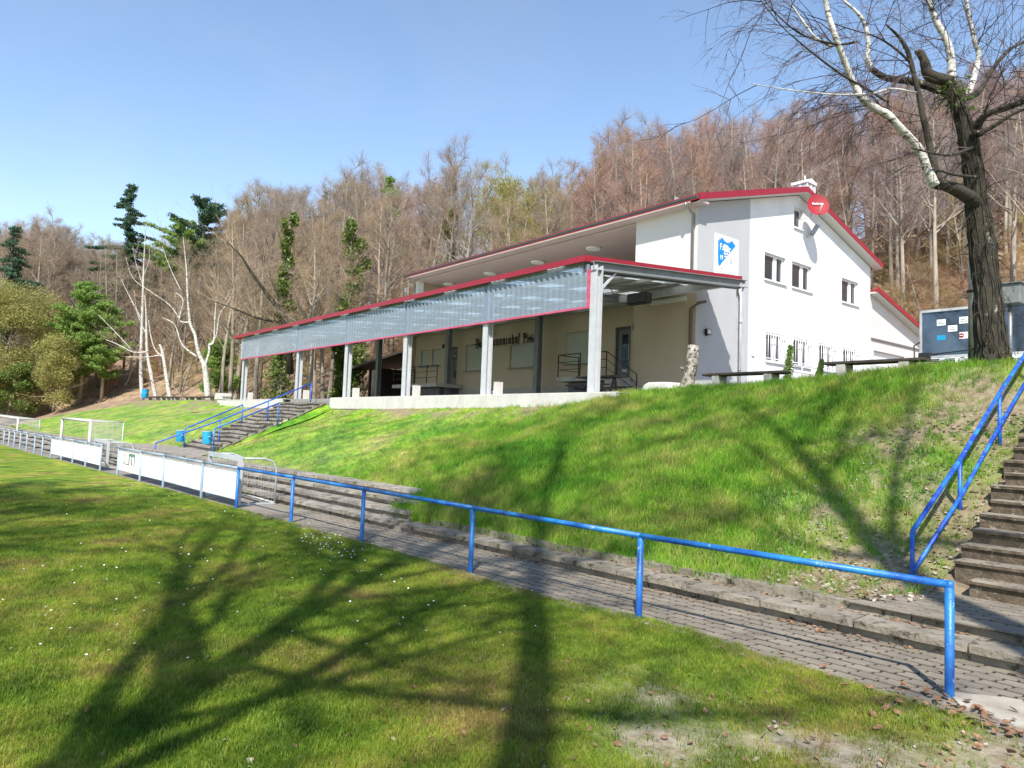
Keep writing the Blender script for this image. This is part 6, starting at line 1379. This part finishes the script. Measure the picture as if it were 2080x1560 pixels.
# bare leaning limb left of the broad ivy tree
ax, ay = at_depth(590, 52); lt = thing('leaning_tree', (ax, ay, float(hill(ax, ay))), 'dark leaning leafless tree spreading left beside the ivy column', 'tree')
pts = [at(590, 760, 52), at(585, 690, 52), at(575, 640, 52), at(545, 600, 51.5), at(515, 560, 51), at(490, 520, 50.5), at(460, 490, 50)]
mb = MB(); mb.tube([tuple(p) for p in pts], [.28, .25, .2, .16, .12, .08, .04], 8); p2 = [at(565, 655, 52), at(520, 645, 51), at(470, 625, 50.5), at(430, 610, 50)]; mb.tube([tuple(p) for p in p2], [.12, .09, .06, .03], 6); mb.build('trunk', M['bark_dark'], lt)
rg2 = random.Random(6); TV, TF = [], []
for base in (pts[2:], p2):
    for k in range(90):
        i = rg2.randrange(len(base)-1); q = Vector(base[i]).lerp(Vector(base[i+1]), rg2.random()); d_ = Vector((rg2.gauss(-.5, .6), rg2.gauss(0, .6), rg2.gauss(.5, .5))).normalized(); bp = limb(rg2, q, d_, rg2.uniform(1.2, 4.5), 3, .15, .05); ribbon(TV, TF, bp, .035, rg2)
        for m_ in range(9): s_ = bp[1].lerp(bp[3], rg2.random()); ribbon(TV, TF, limb(rg2, s_, (d_+Vector((rg2.gauss(0, .6), rg2.gauss(0, .6), rg2.gauss(.1, .5)))).normalized(), rg2.uniform(.4, 1.1), 2, .15), .014, rg2)
me = tmesh(np.array(TV)-np.array(lt.location), TF, 'crown', M['twig']); link('crown', me, lt)

# white birches on the left
def px_tree(name, segs, d0, mats_, label, cat, twn=30, tws=.02, twlen=1.2, seed=1, group=None, tmat='birch', twdir=(0, 0, .5)):
    """segs: list of (part name, material, [(px,py,depth offset,radius m), ...])"""
    b = segs[0][2][0]; root = at(b[0], b[1], d0+b[2]); t = thing(name, tuple(root), label, cat, group); rg = random.Random(seed); allp = []
    for nm, mt, pp in segs:
        P_ = [Vector(at(q[0], q[1], d0+q[2])) for q in pp]; R_ = [q[3] for q in pp]
        PP, RR = [], []
        for i in range(len(P_)-1):
            p0, p1, p2_, p3 = P_[max(i-1, 0)], P_[i], P_[i+1], P_[min(i+2, len(P_)-1)]
            for s in (0, .25, .5, .75):
                q = .5*((2*p1)+(p2_-p0)*s+(2*p0-5*p1+4*p2_-p3)*s*s+(3*p1-p0-3*p2_+p3)*s**3); jr = R_[i]*(1-s)+R_[i+1]*s; PP.append(q+Vector((rg.gauss(0, .03), rg.gauss(0, .03), 0))*jr); RR.append(jr*rg.uniform(.95, 1.06))
        PP.append(P_[-1]); RR.append(R_[-1]); MB().tube(PP, RR, 12 if RR[0] > .1 else 8).build(nm, M[mt], t); allp.append((PP, RR))
    return t, allp
def twigs(allp, n, L, w, seed, d0=(0, 0, .4), maxr=.08, sub=7, name='twigs', m='twig_dark', parent=None, droop=0, spread=.6, third=4):
    rg = random.Random(seed); V, Fc = [], []
    segs = [(PP[i], PP[i+1]) for PP, RR in allp for i in range(len(PP)-1) if RR[i] < maxr]
    for k in range(n):
        a, b = rg.choice(segs); q = a.lerp(b, rg.random()); dr = ((b-a).normalized()*.7+Vector(d0)+Vector((rg.gauss(0, spread), rg.gauss(0, spread), rg.gauss(0, spread)))).normalized(); l = L*rg.uniform(.4, 1.2); bp = limb(rg, q, dr, l, 5, .14, -droop); ribbon(V, Fc, bp, w*2.2, rg)
        for j in range(sub):
            x = rg.uniform(.8, 5); i = min(int(x), 4); s_ = bp[i].lerp(bp[i+1], x-i); td = ((bp[i+1]-bp[i]).normalized()+Vector((rg.gauss(0, .6), rg.gauss(0, .6), rg.gauss(-droop, .5)))).normalized(); tp_ = limb(rg, s_, td, l*.38*rg.uniform(.4, 1.2), 3, .16, -droop*1.3); ribbon(V, Fc, tp_, w*1.2, rg)
            for z_ in range(third): ribbon(V, Fc, limb(rg, tp_[0].lerp(tp_[3], rg.uniform(.2, 1)), (td+Vector((rg.gauss(0, .6), rg.gauss(0, .6), rg.gauss(-droop, .5)))).normalized(), l*.14*rg.uniform(.4, 1.3), 2, .15, -droop), w*.7, rg)
    off = np.array(origin(parent)); me = tmesh(np.array(V)-off, Fc, name, M[m]); return link(name, me, parent)
bi = [
 ([('trunk', 'birch', [(289, 815, 0, .20), (286, 740, 0, .17), (289, 650, 0, .13), (291, 570, 0, .09), (294, 500, 0, .05), (297, 455, 0, .02)]), ('branch', 'birch', [(286, 735, 0, .07), (262, 705, -1, .05), (230, 670, -1, .04), (200, 640, -1.5, .02)]), ('branch', 'birch', [(288, 650, 0, .05), (262, 600, 1, .035), (243, 560, 1, .02)]), ('branch', 'birch', [(290, 580, 0, .04), (275, 530, 0, .02), (270, 500, 0, .01)]), ('branch', 'birch', [(291, 560, 0, .04), (303, 530, 0, .02), (304, 505, 0, .01)])], 'tallest straight white birch beside the far blue bin'),
 ([('trunk', 'birch', [(318, 815, 1, .19), (307, 760, 1, .17), (299, 715, 1, .13), (297, 640, 1, .08), (294, 600, 1, .03)]), ('branch', 'birch', [(299, 715, 1, .08), (270, 715, 1, .05), (240, 700, 1, .04), (215, 690, 1, .02)]), ('branch', 'birch', [(298, 680, 1, .05), (280, 640, 1, .03), (272, 590, 1, .015)])], 'white birch leaning left between the tallest birch and the third'),
 ([('trunk', 'birch', [(346, 815, 2, .2), (338, 765, 2, .17), (330, 715, 2, .13), (324, 700, 2, .09)]), ('branch', 'birch', [(330, 725, 2, .09), (315, 710, 2, .07), (306, 680, 2, .05), (302, 650, 2, .02)]), ('branch', 'birch', [(331, 720, 2, .06), (300, 725, 2, .04), (255, 725, 2, .03)])], 'third white birch leaning left with sawn-off top'),
 ([('trunk', 'birch', [(424, 815, 0, .24), (419, 770, 0, .21), (415, 740, 0, .18)]), ('limb', 'birch', [(415, 742, 0, .15), (403, 715, 0, .13), (396, 680, 0, .12), (386, 655, 0, .1), (381, 600, 0, .07), (379, 550, 0, .05), (374, 500, 0, .025), (372, 480, 0, .01)]), ('limb', 'birch', [(417, 742, 0, .11), (425, 715, 0, .09), (425, 700, 0, .08), (434, 695, 0, .07), (437, 640, 0, .05), (440, 600, 0, .03)]), ('branch', 'birch', [(426, 703, 0, .07), (440, 680, 0, .05), (446, 640, 0, .04), (466, 610, 0, .03), (476, 585, 0, .02)]), ('branch', 'birch', [(400, 725, 0, .08), (370, 700, 0, .06), (355, 660, 0, .045), (330, 645, 0, .025)]), ('branch', 'birch', [(385, 655, 0, .06), (365, 650, 0, .05), (372, 610, 0, .035), (358, 595, 0, .02)]), ('branch', 'birch', [(366, 650, 0, .04), (345, 620, 0, .03), (310, 595, 0, .03), (270, 565, 0, .02), (255, 520, 0, .01)]), ('branch', 'birch', [(368, 590, 0, .04), (355, 565, 0, .03), (340, 530, 0, .02), (330, 500, 0, .01)])], 'forked white birch with pruned limbs left of the canopy')]
for k, (sg_, lab_) in enumerate(bi):
    d_ = [73, 70, 67, 55][k]; t, ap = px_tree('birch_tree', sg_, d_, None, lab_, 'birch', seed=k+50, group='white birches at the left end of the bank'); twigs(ap, 60 if k != 2 else 25, 2.6, .014, k+9, (-.1, 0, .35), .12, 6, parent=t, m='twig', third=2)

# the big ivy-clad double tree on the right
T0 = 13.3
main = [('trunk', 'bark_dark', [(2012, 768, 0, 0.336), (2016, 740, 0, 0.288), (2012, 690, 0, 0.248), (2006, 600, 0, 0.220), (1998, 520, 0, 0.208), (1987, 430, 0, 0.188), (1976, 340, 0, 0.160), (1962, 265, 0, 0.148), (1946, 215, 0, 0.136), (1935, 180, 0, 0.112), (1928, 158, 0, 0.064)]),
 ('limb', 'bark_dark', [(1990, 420, 0, .15), (1960, 395, -.2, .12), (1925, 378, -.4, .1), (1905, 376, -.5, .085)]),
 ('limb', 'birch', [(1900, 378, -.5, .085), (1886, 350, -.5, .078), (1868, 305, -.5, .07), (1840, 272, -.6, .07), (1815, 245, -.7, .065), (1803, 232, -.7, .065), (1778, 220, -.7, .07), (1752, 200, -.8, .065), (1732, 165, -.8, .055), (1712, 115, -.9, .052), (1697, 75, -1, .05), (1684, 35, -1, .045), (1676, -10, -1, .04), (1672, -60, -1, .03)]),
 ('limb', 'bark_dark', [(1908, 374, -.5, .075), (1897, 330, -.4, .065), (1886, 285, -.3, .06), (1876, 240, -.3, .055), (1866, 190, -.2, .05), (1858, 160, -.2, .045), (1850, 125, -.2, .045), (1842, 100, -.2, .04), (1826, 75, -.2, .03), (1800, 50, -.3, .015)]),
 ('limb', 'bark_dark', [(1944, 195, .2, .10), (1900, 180, .3, .085), (1850, 165, .4, .075), (1800, 158, .5, .06), (1770, 140, .5, .055)]),
 ('limb', 'birch', [(1772, 142, .5, .05), (1762, 120, .5, .05), (1764, 95, .5, .045), (1761, 65, .5, .042), (1752, 40, .5, .035), (1738, 22, .5, .03), (1718, 5, .5, .025), (1690, -20, .5, .015)]),
 ('limb', 'birch', [(1932, 175, .2, .085), (1932, 120, .2, .07), (1922, 80, .2, .062), (1905, 50, .2, .06), (1895, 25, .2, .055), (1884, -10, .2, .05), (1875, -60, .2, .04)]),
 ('limb', 'birch', [(1965, 200, .8, .06), (1988, 120, 1, .055), (1980, 85, 1, .045), (1972, 50, 1, .04), (1964, 10, 1, .035), (1960, -40, 1, .03)]),
 ('limb', 'bark_dark', [(1933, 165, 0, .1), (1905, 160, 0, .11), (1885, 150, -.1, .1), (1878, 125, -.1, .075), (1868, 107, -.1, .065), (1862, 108, -.1, .05)]),
 ('limb', 'bark_dark', [(1983, 260, -.3, .08), (2000, 235, -.5, .065), (2035, 222, -.7, .055), (2070, 210, -.9, .05), (2120, 190, -1, .04)]),
 ('limb', 'bark_dark', [(1985, 275, -.2, .05), (2020, 255, -.3, .04), (2060, 230, -.4, .03), (2100, 215, -.5, .02)]),
 ('limb', 'bark_dark', [(1950, 200, .3, .07), (1985, 190, .5, .055), (2010, 150, .7, .045), (2045, 105, .8, .035), (2080, 85, 1, .025)]),
 ('branch', 'bark_dark', [(1740, 85, -.9, .022), (1700, 90, -1, .02), (1640, 75, -1, .017), (1600, 50, -1, .013), (1560, 10, -1, .01), (1540, -20, -1, .006)]),
 ('branch', 'birch', [(1690, 95, -.9, .025), (1655, 75, -1, .02), (1625, 35, -1, .017), (1605, 5, -1, .012)]),
 ('branch', 'bark_dark', [(1800, 205, -.7, .025), (1760, 180, -.8, .022), (1715, 155, -.9, .018), (1660, 115, -1, .015), (1590, 55, -1.1, .01), (1545, 0, -1.1, .006)]),
 ('branch', 'birch', [(1860, 188, -.3, .02), (1810, 180, -.6, .017), (1770, 190, -.9, .016), (1700, 192, -1.1, .013), (1630, 186, -1.2, .011), (1560, 176, -1.2, .008), (1520, 168, -1.2, .005)]),
 ('branch', 'bark_dark', [(1826, 240, -.6, .02), (1806, 225, -.5, .02), (1805, 195, -.4, .018), (1822, 165, -.3, .016), (1848, 145, -.2, .014)]),
 ('branch', 'bark_dark', [(1792, 228, -.6, .03), (1782, 208, -.5, .022), (1770, 195, -.4, .016), (1745, 190, -.4, .01)]),
 ('branch', 'bark_dark', [(1852, 130, -.2, .022), (1820, 100, -.4, .02), (1780, 75, -.6, .014), (1730, 60, -.7, .01), (1640, 30, -.8, .006)]),
 ('branch', 'bark_dark', [(1975, 300, -.2, .03), (1930, 315, -.6, .024), (1890, 310, -.8, .018), (1850, 300, -.9, .012)]),
 ('branch', 'bark_dark', [(1985, 360, -.2, .03), (1940, 355, -.6, .024), (1905, 345, -.8, .018)])]
it, ap = px_tree('ivy_birch', main, T0, None, 'big old tree with dark ivy-stemmed trunk and white birch limbs on the right', 'tree', seed=3)
twigs(ap[2:], 150, 2.1, .0085, 7, (-.25, 0, -.0), .075, 8, parent=it, droop=.13, third=4)
twigs([ap[11], ap[9], ap[7], ap[6]], 90, 1.8, .009, 8, (.3, 0, .3), .09, 8, name='twigs', parent=it, droop=.02)
twigs([ap[0]], 150, .85, .010, 9, (0, 0, -.25), .4, 5, name='ivy_stems', parent=it, droop=.2, spread=1.0, m='bark_dark', third=2)
# woody ivy stems winding up the trunk
mb = MB(); rg3 = random.Random(12); tr = ap[0][0]; trr = ap[0][1]
for k in range(46):
    a = rg3.uniform(0, 6.28); st_ = rg3.randrange(0, 8); L_n = rg3.randrange(8, len(tr)-st_-3); pts_ = []
    for i in range(st_, st_+L_n): a += rg3.gauss(0, .09); pts_.append(tr[i]+Vector((math.cos(a), math.sin(a), 0))*(trr[i]*rg3.uniform(.97, 1.05)))
    mb.tube(pts_, [rg3.uniform(.006, .017)]*len(pts_), 5)
mb.build('ivy_vine', mat('ivy_stem', (.02, .017, .012), (.075, .063, .045), 5, .9), it)
leafcloud('ivy', [(tuple(tr[i]), (.33, .33, .25), 60) for i in range(0, 6)]+[(tuple(tr[i]), (.36, .36, .2), 45) for i in range(32, 38)], .045, M['ivy'], it, 5)
# ================================================================ TREES BEHIND THE PHOTOGRAPHER (their shadows lie on the pitch and bank)
def shade_tree(bx, by, H, r0, seed, label, lean=0, crown0=.38, spread=.3, nl=16, tw=.02, nb=5, ntw=4):
    w, TV, TF, tp = bare_tree(seed, H, r0, crown0=crown0, spread=spread, nl=nl, nb=nb, ntw=ntw, fine=1, tw=tw, twl=1.1, lean=lean, wob=.05, updir=.5, nseg=12)
    t = thing('shade_tree', (bx, by, 0), label, 'tree', 'bare trees behind the photographer')
    tmw = w.mesh('trunk', M['bark_dark']); link('trunk', tmw, t); link('crown', tmesh(TV, TF, 'crown', M['twig_dark']), t)
    return t
shade_tree(1.75, -2.2, 25, .24, 501, 'tall bare tree just behind the camera', crown0=.5, nl=14, nb=7, ntw=6, tw=.022)
shade_tree(-.95, -2.95, 17, .27, 502, 'spreading bare tree behind and left of the camera', crown0=.3, spread=.42, nl=30, nb=10, ntw=9, tw=.028)
shade_tree(2.72, 2.85, 20, .36, 503, 'bare tree right of the camera beside the pitch', crown0=.55, spread=.34, nl=16, nb=6, ntw=5)
shade_tree(-6.5, -9.5, 19, .3, 504, 'wide bare tree farther left behind the camera', crown0=.3, spread=.5, nl=30, nb=10, ntw=9, tw=.028)
shade_tree(-12.5, -9.0, 15, .28, 505, 'forked bare tree beyond the left edge of the pitch view', crown0=.3, spread=.48, nl=30, nb=10, ntw=9, tw=.028)
